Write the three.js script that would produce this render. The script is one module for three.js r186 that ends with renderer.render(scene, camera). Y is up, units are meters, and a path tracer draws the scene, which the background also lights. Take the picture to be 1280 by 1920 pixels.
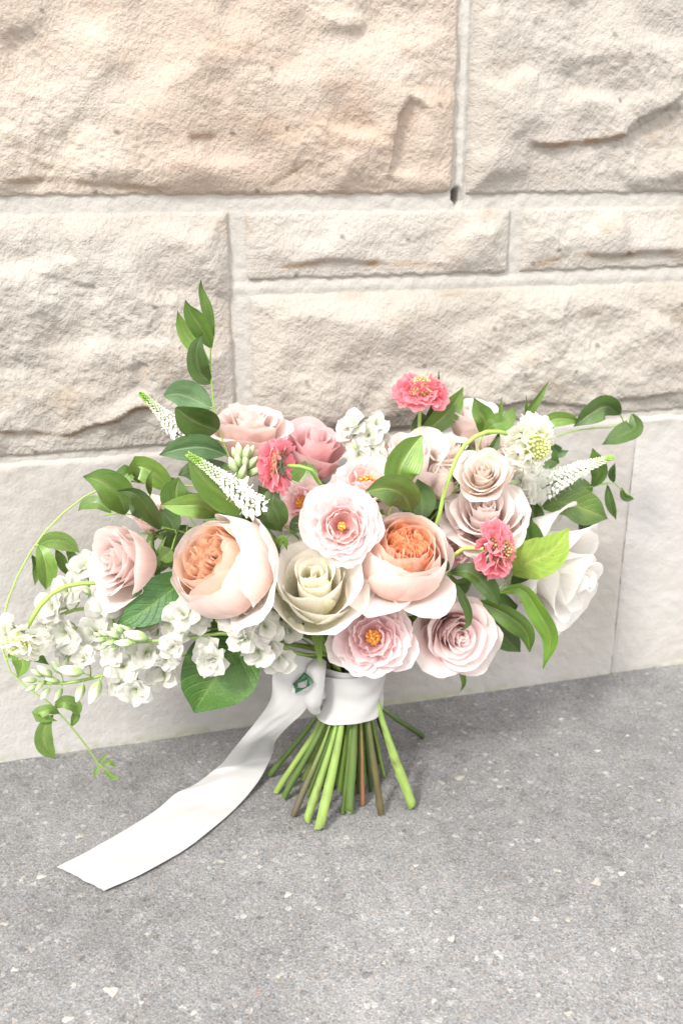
import * as THREE from 'three';
import { mergeGeometries } from 'three/addons/utils/BufferGeometryUtils.js';

// ------------------------------------------------------------------ camera, sky, sun, exposure
const scene = new THREE.Scene();
const FPX = 1794, PITCH = 19.69 * Math.PI / 180, YAW = 15.22 * Math.PI / 180, EYE = 0.66;   // focal length in photo pixels, read from the wall's joints
const camera = new THREE.PerspectiveCamera(2 * Math.atan(960 / FPX) * 180 / Math.PI, 682 / 1024, 0.02, 200);
const camD = 1.638 * EYE * Math.cos(YAW);
camera.position.set(-Math.tan(YAW) * camD, EYE, camD);
const FW = new THREE.Vector3(Math.sin(YAW) * Math.cos(PITCH), -Math.sin(PITCH), -Math.cos(YAW) * Math.cos(PITCH));
const RT = new THREE.Vector3(Math.cos(YAW), 0, Math.sin(YAW));
const UPV = new THREE.Vector3().crossVectors(RT, FW);
camera.up.set(0, 1, 0);
camera.lookAt(camera.position.clone().add(FW));
camera.focus = 0.90; camera.userData.fStop = 5.6;

// an even overcast sky, a little brighter overhead
{
  const w = 64, h = 32, d = new Float32Array(w * h * 4);
  for (let j = 0; j < h; j++) for (let i = 0; i < w; i++) {
    const el = ((j + 0.5) / h - 0.5) * Math.PI, s = Math.max(0, Math.sin(el)), k = (1 + 0.25 * s) / 1.25, o = (j * w + i) * 4;
    const L = el < 0 ? 0.30 : k;
    d[o] = L; d[o + 1] = L * 0.992; d[o + 2] = L * 0.975; d[o + 3] = 1;
  }
  const t = new THREE.DataTexture(d, w, h, THREE.RGBAFormat, THREE.FloatType);
  t.mapping = THREE.EquirectangularReflectionMapping; t.magFilter = THREE.LinearFilter; t.needsUpdate = true;
  scene.background = t; scene.environment = t; scene.environmentIntensity = 0.98;
}
const sun = new THREE.DirectionalLight(new THREE.Color(1, 0.965, 0.91), 1.45);   // the bright part of a veiled sky, high to the left and in front of the wall
sun.position.set(-1.6, 2.3, 1.55); sun.target.position.set(0, 0.2, 0.1);
sun.castShadow = true; sun.shadow.radius = 20; sun.shadow.mapSize.set(2048, 2048);
Object.assign(sun.shadow.camera, { left: -1.2, right: 1.2, top: 1.2, bottom: -1.2, near: 0.2, far: 8 });
sun.name = 'veiled_sun'; scene.add(sun, sun.target);
const renderer = new THREE.WebGLRenderer({ antialias: true });
renderer.toneMapping = THREE.LinearToneMapping; renderer.toneMappingExposure = 2.95;
renderer.shadowMap.enabled = true;

// ------------------------------------------------------------------ helpers
const V3 = (x, y, z) => new THREE.Vector3(x, y, z);
function mulberry(a) { return () => { a |= 0; a = a + 0x6D2B79F5 | 0; let t = Math.imul(a ^ a >>> 15, 1 | a); t = t + Math.imul(t ^ t >>> 7, 61 | t) ^ t; return ((t ^ t >>> 14) >>> 0) / 4294967296; }; }
let rnd = mulberry(7);
const lerp = (a, b, t) => a + (b - a) * t, clamp = (x, a = 0, b = 1) => Math.min(b, Math.max(a, x));
const smooth = (a, b, x) => { const t = clamp((x - a) / (b - a)); return t * t * (3 - 2 * t); };
function hash3(x, y, z) { let h = Math.imul(x, 374761393) ^ Math.imul(y, 668265263) ^ Math.imul(z, 2147483647 - 1640531527); h = Math.imul(h ^ h >>> 13, 1274126177); h ^= h >>> 16; h = Math.imul(h, 2246822519); return ((h ^ h >>> 15) >>> 0) / 4294967296; }
function noise(x, y, z = 0) {   // value noise, -1 .. 1
  const X = Math.floor(x), Y = Math.floor(y), Z = Math.floor(z); let fx = x - X, fy = y - Y, fz = z - Z;
  fx = fx * fx * fx * (fx * (fx * 6 - 15) + 10); fy = fy * fy * fy * (fy * (fy * 6 - 15) + 10); fz = fz * fz * (3 - 2 * fz);
  const c = (i, j, k) => hash3(X + i, Y + j, Z + k);
  const l = (k) => lerp(lerp(c(0, 0, k), c(1, 0, k), fx), lerp(c(0, 1, k), c(1, 1, k), fx), fy);
  return 2 * (fz ? lerp(l(0), l(1), fz) : l(0)) - 1;
}
const fbm = (x, y, z = 0, n = 4) => { let s = 0, a = 0.5; for (let i = 0; i < n; i++) { s += a * noise(x, y, z + i * 7.31); x = x * 2.03 + 11.7; y = y * 2.03 - 5.3; a *= 0.5; } return s; };
// a photo pixel gives a direction; its distance comes from the ground (G: at height h) or from how far the thing stands off the wall (P: w metres)
const rayOf = (px, py) => FW.clone().addScaledVector(RT, (px - 640) / FPX).addScaledVector(UPV, -(py - 960) / FPX);
const P = (px, py, w) => { const d = rayOf(px, py); return camera.position.clone().addScaledVector(d, (w - camera.position.z) / d.z); };
const G = (px, py, h = 0) => { const d = rayOf(px, py); return camera.position.clone().addScaledVector(d, (h - camera.position.y) / d.y); };
const facing = (r, u, t) => V3(0, 0, 0).addScaledVector(RT, r).addScaledVector(UPV, u).addScaledVector(FW, -t).normalize();   // right, up, towards the eye, as seen in the photograph
const mm = (p) => p.clone().sub(camera.position).dot(FW) / FPX;    // metres per photo pixel at p
const col = (hex) => new THREE.Color(hex);
const taken = {};
const numbered = (n) => { const k = taken[n] = (taken[n] ?? -1) + 1; return k ? n + '_' + String(k).padStart(3, '0') : n; };
function thing(name, label, category, pos = V3(0, 0, 0), group) {
  const o = new THREE.Group(); o.name = numbered(name); o.position.copy(pos); o.userData = { label, category };
  if (group) o.userData.group = group;
  scene.add(o); return o;
}
function part(parent, name, geo, mat, pos, quat) {
  const m = new THREE.Mesh(geo, mat); m.name = name; m.castShadow = m.receiveShadow = true;
  if (pos) m.position.copy(pos); if (quat) m.quaternion.copy(quat);
  parent.add(m); return m;
}
function gridGeo(nu, nv, f, closeU = false) {   // f(i, j) -> {p, c, uv}
  const pos = [], cs = [], uvs = [], idx = [];
  for (let j = 0; j <= nv; j++) for (let i = 0; i <= nu; i++) {
    const r = f(i, j); pos.push(r.p.x, r.p.y, r.p.z); if (r.c) cs.push(r.c.r, r.c.g, r.c.b); uvs.push(...(r.uv ?? [i / nu, j / nv]));
  }
  for (let j = 0; j < nv; j++) for (let i = 0; i < nu; i++) { const a = j * (nu + 1) + i, b = a + nu + 1; idx.push(a, a + 1, b, a + 1, b + 1, b); }
  const g = new THREE.BufferGeometry();
  g.setAttribute('position', new THREE.Float32BufferAttribute(pos, 3)); g.setAttribute('uv', new THREE.Float32BufferAttribute(uvs, 2));
  if (cs.length) g.setAttribute('color', new THREE.Float32BufferAttribute(cs, 3));
  g.setIndex(idx); g.computeVertexNormals(); return g;
}
function tint(g, c) { const n = g.attributes.position.count, a = new Float32Array(n * 3); for (let i = 0; i < n; i++) a.set([c.r, c.g, c.b], i * 3); g.setAttribute('color', new THREE.BufferAttribute(a, 3)); return g; }
function dataTex(n, f, srgb) {
  const d = new Uint8Array(n * n * 4);
  for (let j = 0; j < n; j++) for (let i = 0; i < n; i++) { const c = f(i / n, j / n, i, j), o = (j * n + i) * 4; d[o] = c[0]; d[o + 1] = c[1]; d[o + 2] = c[2]; d[o + 3] = 255; }
  const t = new THREE.DataTexture(d, n, n); t.wrapS = t.wrapT = THREE.RepeatWrapping; t.magFilter = THREE.LinearFilter; t.minFilter = THREE.LinearMipmapLinearFilter;
  if (srgb) t.colorSpace = THREE.SRGBColorSpace; t.needsUpdate = true; return t;
}
// ------------------------------------------------------------------ the ground: worn concrete full of grit
const GT = 1.3;                          // metres covered by the ground texture
const groundH = new Float32Array(2048 * 2048);
const groundTex = (() => {
  const N = 2048, d = new Uint8Array(N * N * 4), hb = new Uint8Array(N * N * 4);
  // grains: cells of three sizes, each cell one grain of its own tone
  const layers = [[1150, 0.30], [580, 0.20], [190, 0.10]];
  const tone = (i, j, s) => hash3(i, j, s);
  for (let y = 0; y < N; y++) for (let x = 0; x < N; x++) {
    const u = x / N, v = y / N; let t = 0, h = 0, warm = 0, chip = 0;
    for (let k = 0; k < 3; k++) {
      const n = layers[k][0], fx = u * n, fy = v * n, X = Math.floor(fx), Y = Math.floor(fy); let best = 9, bi = 0, bj = 0, second = 9;
      for (let b = -1; b <= 1; b++) for (let a = -1; a <= 1; a++) {
        const ci = ((X + a) % n + n) % n, cj = ((Y + b) % n + n) % n;
        const dx = X + a + 0.15 + 0.7 * hash3(ci, cj, k * 3 + 1) - fx, dy = Y + b + 0.15 + 0.7 * hash3(ci, cj, k * 3 + 2) - fy, q = dx * dx + dy * dy;
        if (q < best) { second = best; best = q; bi = ci; bj = cj; } else if (q < second) second = q;
      }
      const r = tone(bi, bj, k * 3 + 3), edge = Math.sqrt(second) - Math.sqrt(best);
      if (k === 2) {      // the larger stones show only here and there
        const q = r > 0.90 ? 1 - smooth(0.05 + 0.16 * hash3(bi, bj, 77), 0.14 + 0.2 * hash3(bi, bj, 77), best + 0.10 * noise(u * 900, v * 900, 5)) : 0, rr = hash3(bi, bj, 99);
        t += q * (rr > 0.42 ? 0.06 + 0.20 * rr * rr : -0.14 * (1 - rr)); h += 0.2 * q;
      } else {
        const e = smooth(0.02, 0.25, edge);
        t += layers[k][1] * (r - 0.5) * (k ? (r > 0.90 || r < 0.10 ? 1.6 : 0.85) : 1.1) * e - 0.035 * (1 - e); h += (k ? 0.5 : 0.25) * (r - 0.3) * e;
        warm += (hash3(bi, bj, 40 + k) - 0.5) * 0.05;
      }
    }
    const px = u * 2 * Math.PI, py = v * 2 * Math.PI, ww = fbm(Math.cos(px) * 1.6 + 3, Math.sin(px) * 1.6 + Math.cos(py) * 1.9, Math.sin(py) * 1.9, 4);
    const stain = fbm(u * 9, v * 9, 3, 3), mott = fbm(u * 70, v * 70, 12, 4);
    let g = 0.47 + t * 0.46 + 0.05 * ww + 0.04 * stain + 0.045 * mott;
    const o = (y * N + x) * 4; g = clamp(g, 0.1, 0.95);
    d[o] = 255 * clamp(g * (1.006 + warm)); d[o + 1] = 255 * clamp(g * 0.994); d[o + 2] = 255 * clamp(g * (0.992 - warm * 0.8)); d[o + 3] = 255;
    const hh = clamp(0.45 + h * 0.7 + 0.15 * ww); hb[o] = hb[o + 1] = hb[o + 2] = 255 * hh; hb[o + 3] = 255;
  }
  const mk = (a, s) => { const q = new THREE.DataTexture(a, N, N); q.wrapS = q.wrapT = THREE.RepeatWrapping; q.magFilter = THREE.LinearFilter; if (s) q.colorSpace = THREE.SRGBColorSpace; q.needsUpdate = true; return q; };
  return { map: mk(d, true), bump: mk(hb, false) };
})();
const groundMat = new THREE.MeshStandardMaterial({ map: groundTex.map, bumpMap: groundTex.bump, bumpScale: 0.0016, roughness: 0.93 });
const groundY = (x, z) => (Math.abs(x) < 1 && z < 1 ? 0.0022 * fbm(x * 9, z * 9, 5, 3) - 0.0006 : -0.0006);
const ground = (() => {
  const xs = [], zs = [];
  for (const x of [-20, -8, -4, -2, -1.4]) xs.push(x);
  for (let x = -1; x <= 1.0001; x += 0.01) xs.push(x);
  for (const x of [1.4, 2, 4, 8, 20]) xs.push(x);
  zs.push(-0.1); for (let z = 0; z <= 1.0001; z += 0.01) zs.push(z); for (const z of [1.4, 2, 4, 8, 20, 40]) zs.push(z);
  const g = gridGeo(xs.length - 1, zs.length - 1, (i, j) => { const x = xs[i], z = zs[zs.length - 1 - j]; return { p: V3(x, groundY(x, z), z), uv: [x / GT + 0.37, z / GT + 0.21] }; });
  const m = new THREE.Mesh(g, groundMat); m.name = 'ground'; m.receiveShadow = true; m.userData = { kind: 'structure', label: 'grey worn concrete pavement full of pale grit', category: 'pavement' }; scene.add(m); return m;
})();
// pale stone chips pressed into the concrete, where the photograph shows them
const chipMats = ['#979289', '#8b8780', '#a29e97', '#626263', '#8e6450'].map((h) => new THREE.MeshStandardMaterial({ color: col(h), roughness: 0.85 }));
const chipGeos = [1, 2, 3, 4].map((s) => {
  const g = new THREE.IcosahedronGeometry(1, 1), p = g.attributes.position;
  for (let i = 0; i < p.count; i++) { const k = 1 + 0.6 * noise(p.getX(i) * 1.8 + s * 9, p.getY(i) * 1.4, p.getZ(i) * 1.4); p.setXYZ(i, p.getX(i) * k, p.getY(i) * k * 0.30, p.getZ(i) * k * 0.62); }
  g.computeVertexNormals(); return g;
});
[[1118, 1652, 13, 0, .9], [1083, 1650, 9, 1, 1.3], [1166, 1636, 9, 2, .2], [1044, 1632, 8, 0, 2.6], [1138, 1626, 7, 1, 0], [540, 1678, 10, 2, .4], [863, 1457, 12, 1, .3], [826, 1467, 9, 1, 2],
  [208, 1856, 17, 2, 2.5], [150, 1568, 10, 0, .2], [80, 1643, 10, 2, 0], [42, 1646, 9, 0, 1], [60, 1780, 9, 1, 2.2], [28, 1818, 9, 2, 2.5], [130, 1909, 12, 2, .1], [8, 1732, 9, 0, 2.6], [28, 1912, 9, 1, 2], [365, 1578, 6, 2, .5],
  [413, 1613, 8, 1, 2.7], [525, 1828, 9, 0, .3], [440, 1885, 7, 1, 2], [364, 1899, 8, 2, .2], [847, 1757, 10, 2, .8], [694, 1753, 7, 1, 1.2], [720, 1804, 6, 0, 1], [813, 1876, 7, 2, .4], [1064, 1724, 7, 0, 1.2], [1092, 1707, 6, 1, .6],
  [972, 1757, 10, 3, 0], [1055, 1684, 11, 3, .3], [690, 1826, 12, 3, .2], [302, 1810, 6, 3, 0], [418, 1610, 7, 3, .4], [482, 1860, 5, 4, .2], [1052, 1346, 6, 2, .2], [995, 1349, 6, 1, 0], [1120, 1407, 7, 2, .1], [1176, 1378, 5, 2, 0], [950, 1445, 6, 1, 0], [786, 1430, 6, 0, .2], [1065, 1900, 9, 0, .3], [880, 1905, 8, 1, 1.1], [1150, 1780, 7, 2, .5], [1225, 1560, 8, 1, .4], [1235, 1500, 6, 0, .3], [900, 1560, 6, 1, .3], [780, 1620, 6, 2, .2]]
  .forEach(([x, y, r, c, a], i) => {
    const p = G(x, y, 0), s = r * mm(p); p.y = groundY(p.x, p.z) - s * 0.10;
    const m = part(ground, 'stone_chip', chipGeos[i % 4], chipMats[c], p); m.scale.set(s, s * 0.8, s); m.rotation.y = a; m.castShadow = true;
  });

// ------------------------------------------------------------------ the wall: split-faced limestone over smooth base slabs
const wall = thing('stone_wall', 'pale limestone wall of rough split blocks over a smooth base course', 'wall', V3(0, 0, 0));
const grainTex = dataTex(1024, (u, v, i, j) => {
  const px = u * 2 * Math.PI, py = v * 2 * Math.PI, c = [Math.cos(px), Math.sin(px), Math.cos(py), Math.sin(py)];
  let s = 0, a = 0.5, f = 48; for (let k = 0; k < 4; k++) { const n = f; const X = u * n, Y = v * n; const w = (x, y) => hash3(((x % n) + n) % n, ((y % n) + n) % n, 60 + k); const fx = X - Math.floor(X), fy = Y - Math.floor(Y), sx = fx * fx * (3 - 2 * fx), sy = fy * fy * (3 - 2 * fy), x0 = Math.floor(X), y0 = Math.floor(Y); s += a * lerp(lerp(w(x0, y0), w(x0 + 1, y0), sx), lerp(w(x0, y0 + 1), w(x0 + 1, y0 + 1), sx), sy); a *= 0.62; f *= 2; }
  const g = 255 * clamp((s - 0.25) * 0.95); return [g, g, g];
});
const stoneMat = new THREE.MeshStandardMaterial({ vertexColors: true, roughness: 0.95, bumpMap: grainTex, bumpScale: 0.0016 });
const slabMat = new THREE.MeshStandardMaterial({ vertexColors: true, roughness: 0.9, bumpMap: grainTex, bumpScale: 0.0006 });
const mortarMat = new THREE.MeshStandardMaterial({ vertexColors: true, roughness: 0.95, bumpMap: grainTex, bumpScale: 0.0008 });
// distance from a polyline, with the side it lies on
function toLine(pts, x, y) {
  let best = 1e9, side = 1, along = 0;
  for (let i = 0; i + 1 < pts.length; i++) {
    const [ax, ay] = pts[i], [bx, by] = pts[i + 1], dx = bx - ax, dy = by - ay, t = clamp(((x - ax) * dx + (y - ay) * dy) / (dx * dx + dy * dy)), ex = x - ax - t * dx, ey = y - ay - t * dy, q = Math.hypot(ex, ey);
    if (q < best) { best = q; side = dx * (y - ay) - dy * (x - ax) > 0 ? 1 : -1; along = (i + t) / (pts.length - 1); }
  }
  return [best * side, along];
}
// flat cleavage faces: each cell of the split surface leans its own way
function facet(x, y, seed) {
  const f = 15, X = Math.floor(x * f), Y = Math.floor(y * f * 1.25); let w = 0, s = 0;
  for (let b = -1; b <= 1; b++) for (let a = -1; a <= 1; a++) {
    const i = X + a, j = Y + b, cx = (i + 0.1 + 0.8 * hash3(i, j, seed)) / f, cy = (j + 0.1 + 0.8 * hash3(i, j, seed + 1)) / (f * 1.25), d = Math.hypot(x - cx, (y - cy) * 1.2) * f, q = Math.exp(-d * d * 7);
    w += q; s += q * ((hash3(i, j, seed + 2) - 0.5) * 0.40 * (x - cx) + (hash3(i, j, seed + 3) - 0.42) * 0.44 * (y - cy) + 0.0060 * (hash3(i, j, seed + 4) - 0.5));
  }
  return s / (w + 1e-6);
}
const RUST = col('#8b6a45'), wp = (x, y) => { const q = P(x, y, 0.015); return [q.x, q.y]; };
// x0..x1, y0..y1 in metres on the wall; breaks: lines along which the split face steps down on one side
function rockStone(x0, x1, y0, y1, seed, tone, o = {}) {
  const cell = o.cell ?? 0.0025, xs = [x0]; while (xs[xs.length - 1] < x1 - 1e-6) { const x = xs[xs.length - 1]; xs.push(Math.min(x1, x + (x < -0.45 || x > 0.47 ? 0.012 : cell))); }
  const nx = xs.length - 1, ny = Math.ceil((y1 - y0) / cell), cx = (x0 + x1) / 2, cy = (y0 + y1) / 2;
  const warm = col(tone[0]), pale = col(tone[1]), ochre = col(tone[2] ?? '#c9a77f'), breaks = (o.breaks ?? []).map((b) => ({ ...b, pts: b.px.map((q) => wp(...q)) }));
  const top = o.depth ?? 0.019;
  const hAt = (x, y) => {
    const wx = x + 0.006 * fbm(x * 26, y * 26, seed, 3), wy = y + 0.006 * fbm(x * 26 + 40, y * 26, seed, 3);
    const d = Math.min(x - x0, x1 - x, y - y0, y1 - y);
    let h = top * (0.80 + 0.30 * fbm(wx * 5 + seed, wy * 7, seed + 2, 2)) + facet(wx, wy, seed);
    const rough = 0.45 + 0.75 * smooth(-0.35, 0.45, noise(x * 9 + seed, y * 12, seed + 31));
    h = Math.max(h, top * 0.35);
    const em = 0.022 + 0.018 * (0.5 + 0.5 * noise(x * 22 + seed, y * 22, seed)), e = Math.pow(smooth(-0.003, em, d), 0.8);
    let stain = 0;
    h = 0.0035 + (h - 0.0035) * e;
    for (const b of breaks) {
      const [s, al] = toLine(b.pts, wx, wy), f = smooth(-0.02, 0.12, al) * smooth(-0.02, 0.12, 1 - al), t = s * (b.side ?? 1);
      h -= f * b.drop * smooth(-0.0004, b.soft ?? 0.0026, t) * (1 - smooth(0.008, b.reach ?? 0.09, t));
      stain += f * (b.stain ?? 0.5) * Math.exp(-Math.pow((t - 0.0012) / 0.0032, 2)) * (0.6 + 0.7 * noise(x * 60, y * 60, 4));
    }
    h = Math.max(h, 0.0035 + 0.0032 * e);
    h += 0.0040 * fbm(x * 20, y * 24, seed + 3, 3) * e + rough * (0.0020 * fbm(x * 75, y * 85, seed + 9, 3) + 0.0009 * noise(x * 240, y * 240, seed)) * (0.35 + 0.65 * e);
    h = lerp(-0.004, h, smooth(-0.0005, 0.0042, d + 0.0012 * noise(x * 120, y * 120, seed)));
    if (o.chip) h = lerp(-0.012, h, smooth(0.55, 1.1, Math.hypot(x - o.chip[0], y - o.chip[1]) / o.chip[2] + 0.2 * noise(x * 200, y * 200, 3)));
    return [h, clamp(stain)];
  };
  const g = gridGeo(nx, ny, (i, j) => {
    const x = xs[i], y = lerp(y0, y1, j / ny), jx = 0.0012 * noise(x * 90, y * 90, seed), [h, st] = hAt(x, y);
    const m = clamp(0.5 + 0.9 * fbm(x * 7 + seed, y * 9, seed, 4) + 0.35 * fbm(x * 55, y * 55, seed, 3)), c = warm.clone().lerp(pale, m);
    const oc = clamp(0.55 * smooth(0.24, 0.55, fbm(x * 16, y * 30, seed + 21, 4)) + (hash3(i, j, seed) > 0.9985 ? 0.8 : 0)); c.lerp(ochre, oc * 0.75); c.lerp(RUST, st * 0.8);
    const sp = hash3(i >> 1, j >> 1, seed + 5); if (sp > 0.998) c.multiplyScalar(0.55);
    return { p: V3(x - cx + jx * (clamp((x - x0) / 0.01) * clamp((x1 - x) / 0.01)), y - cy, h), c, uv: [x / 0.16, y / 0.16] };
  });
  return part(wall, 'stone', g, stoneMat, V3(cx, cy, 0));
}
const PINK = ['#a8988b', '#b0a69b', '#9d8570'], CREAM = ['#a19a92', '#aba69f', '#988670'], GREY = ['#9d968e', '#a7a199', '#92816c'];
rockStone(-0.98, 0.1275, 0.633, 0.905, 1, PINK, { chip: [0.1285, 0.6325, 0.0085], breaks: [
  { px: [[765, 175], [745, 215], [738, 270], [728, 330]], drop: 0.0085, side: 1, stain: 0.35, reach: 0.05 },
  { px: [[0, 340], [90, 338], [160, 335], [235, 352], [330, 345]], drop: 0.004, side: -1, stain: 0.5, reach: 0.03 }, { px: [[500, 345], [535, 325], [560, 315]], drop: 0.004, side: -1, stain: 0.6, reach: 0.03 },
  { px: [[355, 252], [385, 248], [410, 250]], drop: 0.003, side: -1, stain: 0.6, reach: 0.02 }] });
rockStone(0.1395, 0.76, 0.632, 0.905, 2, CREAM, { breaks: [
  { px: [[1285, 165], [1235, 215], [1185, 250], [1150, 258], [1100, 262], [1040, 268], [985, 262]], drop: 0.009, side: 1, stain: 1.0, soft: 0.005, reach: 0.11 },
  { px: [[1285, 195], [1240, 205], [1200, 225], [1165, 248]], drop: 0.006, side: 1, stain: 0.2, reach: 0.1 }] });
rockStone(-0.62, -0.1215, 0.369, 0.621, 3, CREAM, { breaks: [
  { px: [[-20, 812], [60, 815], [125, 818], [165, 800], [215, 785], [255, 770], [320, 764]], drop: 0.008, side: -1, stain: 0.95, reach: 0.12 },
  { px: [[132, 395], [128, 440], [150, 480]], drop: 0.004, side: -1, stain: 0.0, reach: 0.05 }, { px: [[185, 525], [182, 580], [200, 640]], drop: 0.004, side: -1, stain: 0, reach: 0.07 },
  { px: [[272, 745], [276, 700], [282, 690]], drop: 0.003, side: 1, stain: 0.4, reach: 0.02 }] });
rockStone(-0.108, 0.1985, 0.546, 0.6205, 4, CREAM, { depth: 0.012, breaks: [{ px: [[520, 500], [560, 497], [620, 490], [690, 497], [760, 492], [860, 495]], drop: 0.0055, side: -1, stain: 0.9, reach: 0.05 }] });
rockStone(0.2105, 0.62, 0.547, 0.6215, 5, CREAM, { depth: 0.012, breaks: [{ px: [[975, 505], [1050, 488], [1100, 477], [1160, 480], [1285, 468]], drop: 0.005, side: -1, stain: 0.8, reach: 0.05 }] });
rockStone(-0.105, 0.66, 0.370, 0.534, 6, GREY, { depth: 0.017, breaks: [{ px: [[860, 745], [930, 758], [1010, 755], [1100, 760], [1200, 748], [1285, 735]], drop: 0.007, side: -1, stain: 0.3, reach: 0.06 }] });
// the wall goes on beyond the frame
for (const [x0, x1, y0, y1, s, t] of [[-1.9, -0.99, 0.633, 0.905, 11, CREAM], [0.772, 1.9, 0.632, 0.905, 12, PINK], [-1.3, -0.632, 0.369, 0.621, 13, GREY], [-1.9, -1.312, 0.369, 0.621, 14, CREAM], [0.632, 1.2, 0.547, 0.6215, 15, GREY], [0.672, 1.5, 0.370, 0.534, 16, CREAM],
  [1.212, 1.9, 0.547, 0.6215, 21, CREAM], [1.512, 1.9, 0.370, 0.534, 22, GREY], [-1.9, -0.8, 0.917, 1.16, 17, CREAM], [-0.788, -0.05, 0.917, 1.16, 18, GREY], [-0.038, 0.7, 0.917, 1.16, 19, PINK], [0.712, 1.9, 0.917, 1.16, 20, CREAM]])
  rockStone(x0, x1, y0, y1, s, t, { cell: 0.012 });
// mortar: a recessed sheet with thickness, tooled to a shallow bead along the tall joint, with a small hole left at the corner of three blocks
{
  const holeAt = [0.1305, 0.6325], X0 = -1.9, X1 = 1.9, Y0 = 0.362, Y1 = 1.17, mc = col('#aca8a2');
  const xs = [], ys = []; for (let x = X0; x < X1; x += (x > -0.5 && x < 0.5 ? 0.003 : 0.05)) xs.push(x); xs.push(X1); for (let y = Y0; y < Y1; y += (y < 0.86 ? 0.003 : 0.03)) ys.push(y); ys.push(Y1);
  const g = gridGeo(xs.length - 1, ys.length - 1, (i, j) => {
    const x = xs[i], y = ys[j], dh = Math.hypot((x - holeAt[0]) / 0.0062, (y - holeAt[1]) / 0.0085) + 0.25 * noise(x * 300, y * 300, 3);
    let z = 0.0012 + 0.0012 * fbm(x * 40, y * 40, 2, 3) + 0.0008 * noise(x * 150, y * 150, 4);
    if (y > 0.63) z += 0.0028 * Math.exp(-Math.pow((x - 0.1352) / 0.0028, 2)) - 0.0022 * Math.exp(-Math.pow((x - 0.1292) / 0.0016, 2));
    if (y < 0.545 && y > 0.535) z += 0.0012;
    z -= 0.030 * (1 - smooth(0.7, 1.05, dh));
    const k = 0.96 + 0.07 * fbm(x * 30, y * 30, 8, 3);
    return { p: V3(x, y, z), c: mc.clone().multiplyScalar(k), uv: [x / 0.16, y / 0.16] };
  });
  part(wall, 'mortar', g, mortarMat);
  part(wall, 'wall_core', tint(new THREE.BoxGeometry(3.8, 1.17, 0.26).translate(0, 0.585, -0.17), mc), mortarMat);
}
// smooth base slabs with a rounded top edge, a thin joint and faint stains
function baseSlab(x0, x1, seed, fine) {
  const c0 = col('#b0adaa'), c1 = col('#a09a93'), moss = col('#8f9367'), H = 0.3665, nx = Math.ceil((x1 - x0) / (fine ? 0.004 : 0.03)), ny = 96, crack = [[-40, 1330], [0, 1310], [25, 1296], [52, 1278]].map((q) => wp(...q));
  const g = gridGeo(nx, ny, (i, j) => {
    const x = lerp(x0, x1, i / nx), y = lerp(-0.02, H, j / ny), d = Math.min((x - x0) * 2 + 0.0022, (x1 - x) * 2 + 0.0022, (H + 0.003 * noise(x * 40, 2, seed)) - y);
    let z = 0.0055 - 0.0035 * (1 - smooth(0, 0.005, d)) - (y > H - 0.004 ? 0.004 * smooth(H - 0.004, H, y) : 0) + 0.0014 * fbm(x * 12, y * 12, seed, 4) + 0.0006 * noise(x * 130, y * 130, seed);
    if (y > H - 0.03) z += 0.002 * noise(x * 60, y * 60, seed) * smooth(H - 0.03, H, y);
    const [s] = toLine(crack, x, y); z -= 0.0022 * Math.exp(-Math.pow(s / 0.0016, 2));
    const c = c0.clone().lerp(c1, clamp(0.42 + 0.75 * fbm(x * 5, y * 7, seed, 4) + 0.3 * fbm(x * 30, y * 60, seed, 3)));
    c.lerp(moss, 0.5 * smooth(0.015, 0.002, y) * smooth(-0.1, 0.5, noise(x * 14, 0.5, 7) + 0.6 * noise(x * 120, y * 200, 8)));
    return { p: V3(x - x0, y, z), c, uv: [x / 0.16, y / 0.16] };
  });
  part(wall, 'base_slab', g, slabMat, V3(x0, 0, 0));
}
const slabJoint = P(1168, 1050, 0.005).x;
baseSlab(-1.0, slabJoint - 0.0002, 31, true); baseSlab(slabJoint + 0.0002, 1.2, 32, true); baseSlab(-1.9, -1.004, 33, false); baseSlab(1.204, 1.9, 34, false);
// ------------------------------------------------------------------ flower parts
const petalTex = dataTex(256, (u, v) => { const q = (u - 0.5) * (1.5 - 0.5 * v) + 0.5, s = 0.5 * noise(q * 46, v * 2.2, 4) + 0.35 * noise(q * 90, v * 4, 7) + 0.3 * noise(u * 14, v * 12, 9), g = Math.min(255, 250 + 7 * s); return [Math.min(255, g + 3), g, g]; }, true);
const petalBump = dataTex(256, (u, v) => { const q = (u - 0.5) * (1.5 - 0.5 * v) + 0.5, g = 128 + 70 * (0.5 * noise(q * 40, v * 2.5, 14) + 0.5 * noise(u * 11, v * 9, 19)); return [g, g, g]; });
const petalMat = new THREE.MeshPhysicalMaterial({ vertexColors: true, map: petalTex, bumpMap: petalBump, bumpScale: 0.00035, roughness: 0.94, transmission: 0.58, thickness: 0, side: THREE.DoubleSide });
const stemMat = new THREE.MeshStandardMaterial({ vertexColors: true, roughness: 0.55 });
const beadMat = new THREE.MeshStandardMaterial({ vertexColors: true, roughness: 0.7 });
const veinTex = (pinnate) => dataTex(256, (u, v) => {
  let h = 0.5; const x = Math.abs(u - 0.5) * 2;
  if (pinnate) { const q = (v * 9 - x * 2.4); const f = Math.abs(q - Math.round(q)); h -= 0.32 * Math.exp(-Math.pow(f / 0.07, 2)); h += 0.10 * noise(u * 40, v * 60, 2); }
  else { const q = u * 15, f = Math.abs(q - Math.round(q)); h -= 0.10 * Math.exp(-Math.pow(f / 0.16, 2)); h += 0.05 * noise(u * 30, v * 20, 2); }
  h -= 0.35 * Math.exp(-Math.pow(x / 0.06, 2)); const g = 255 * clamp(h); return [g, g, g];
});
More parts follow.
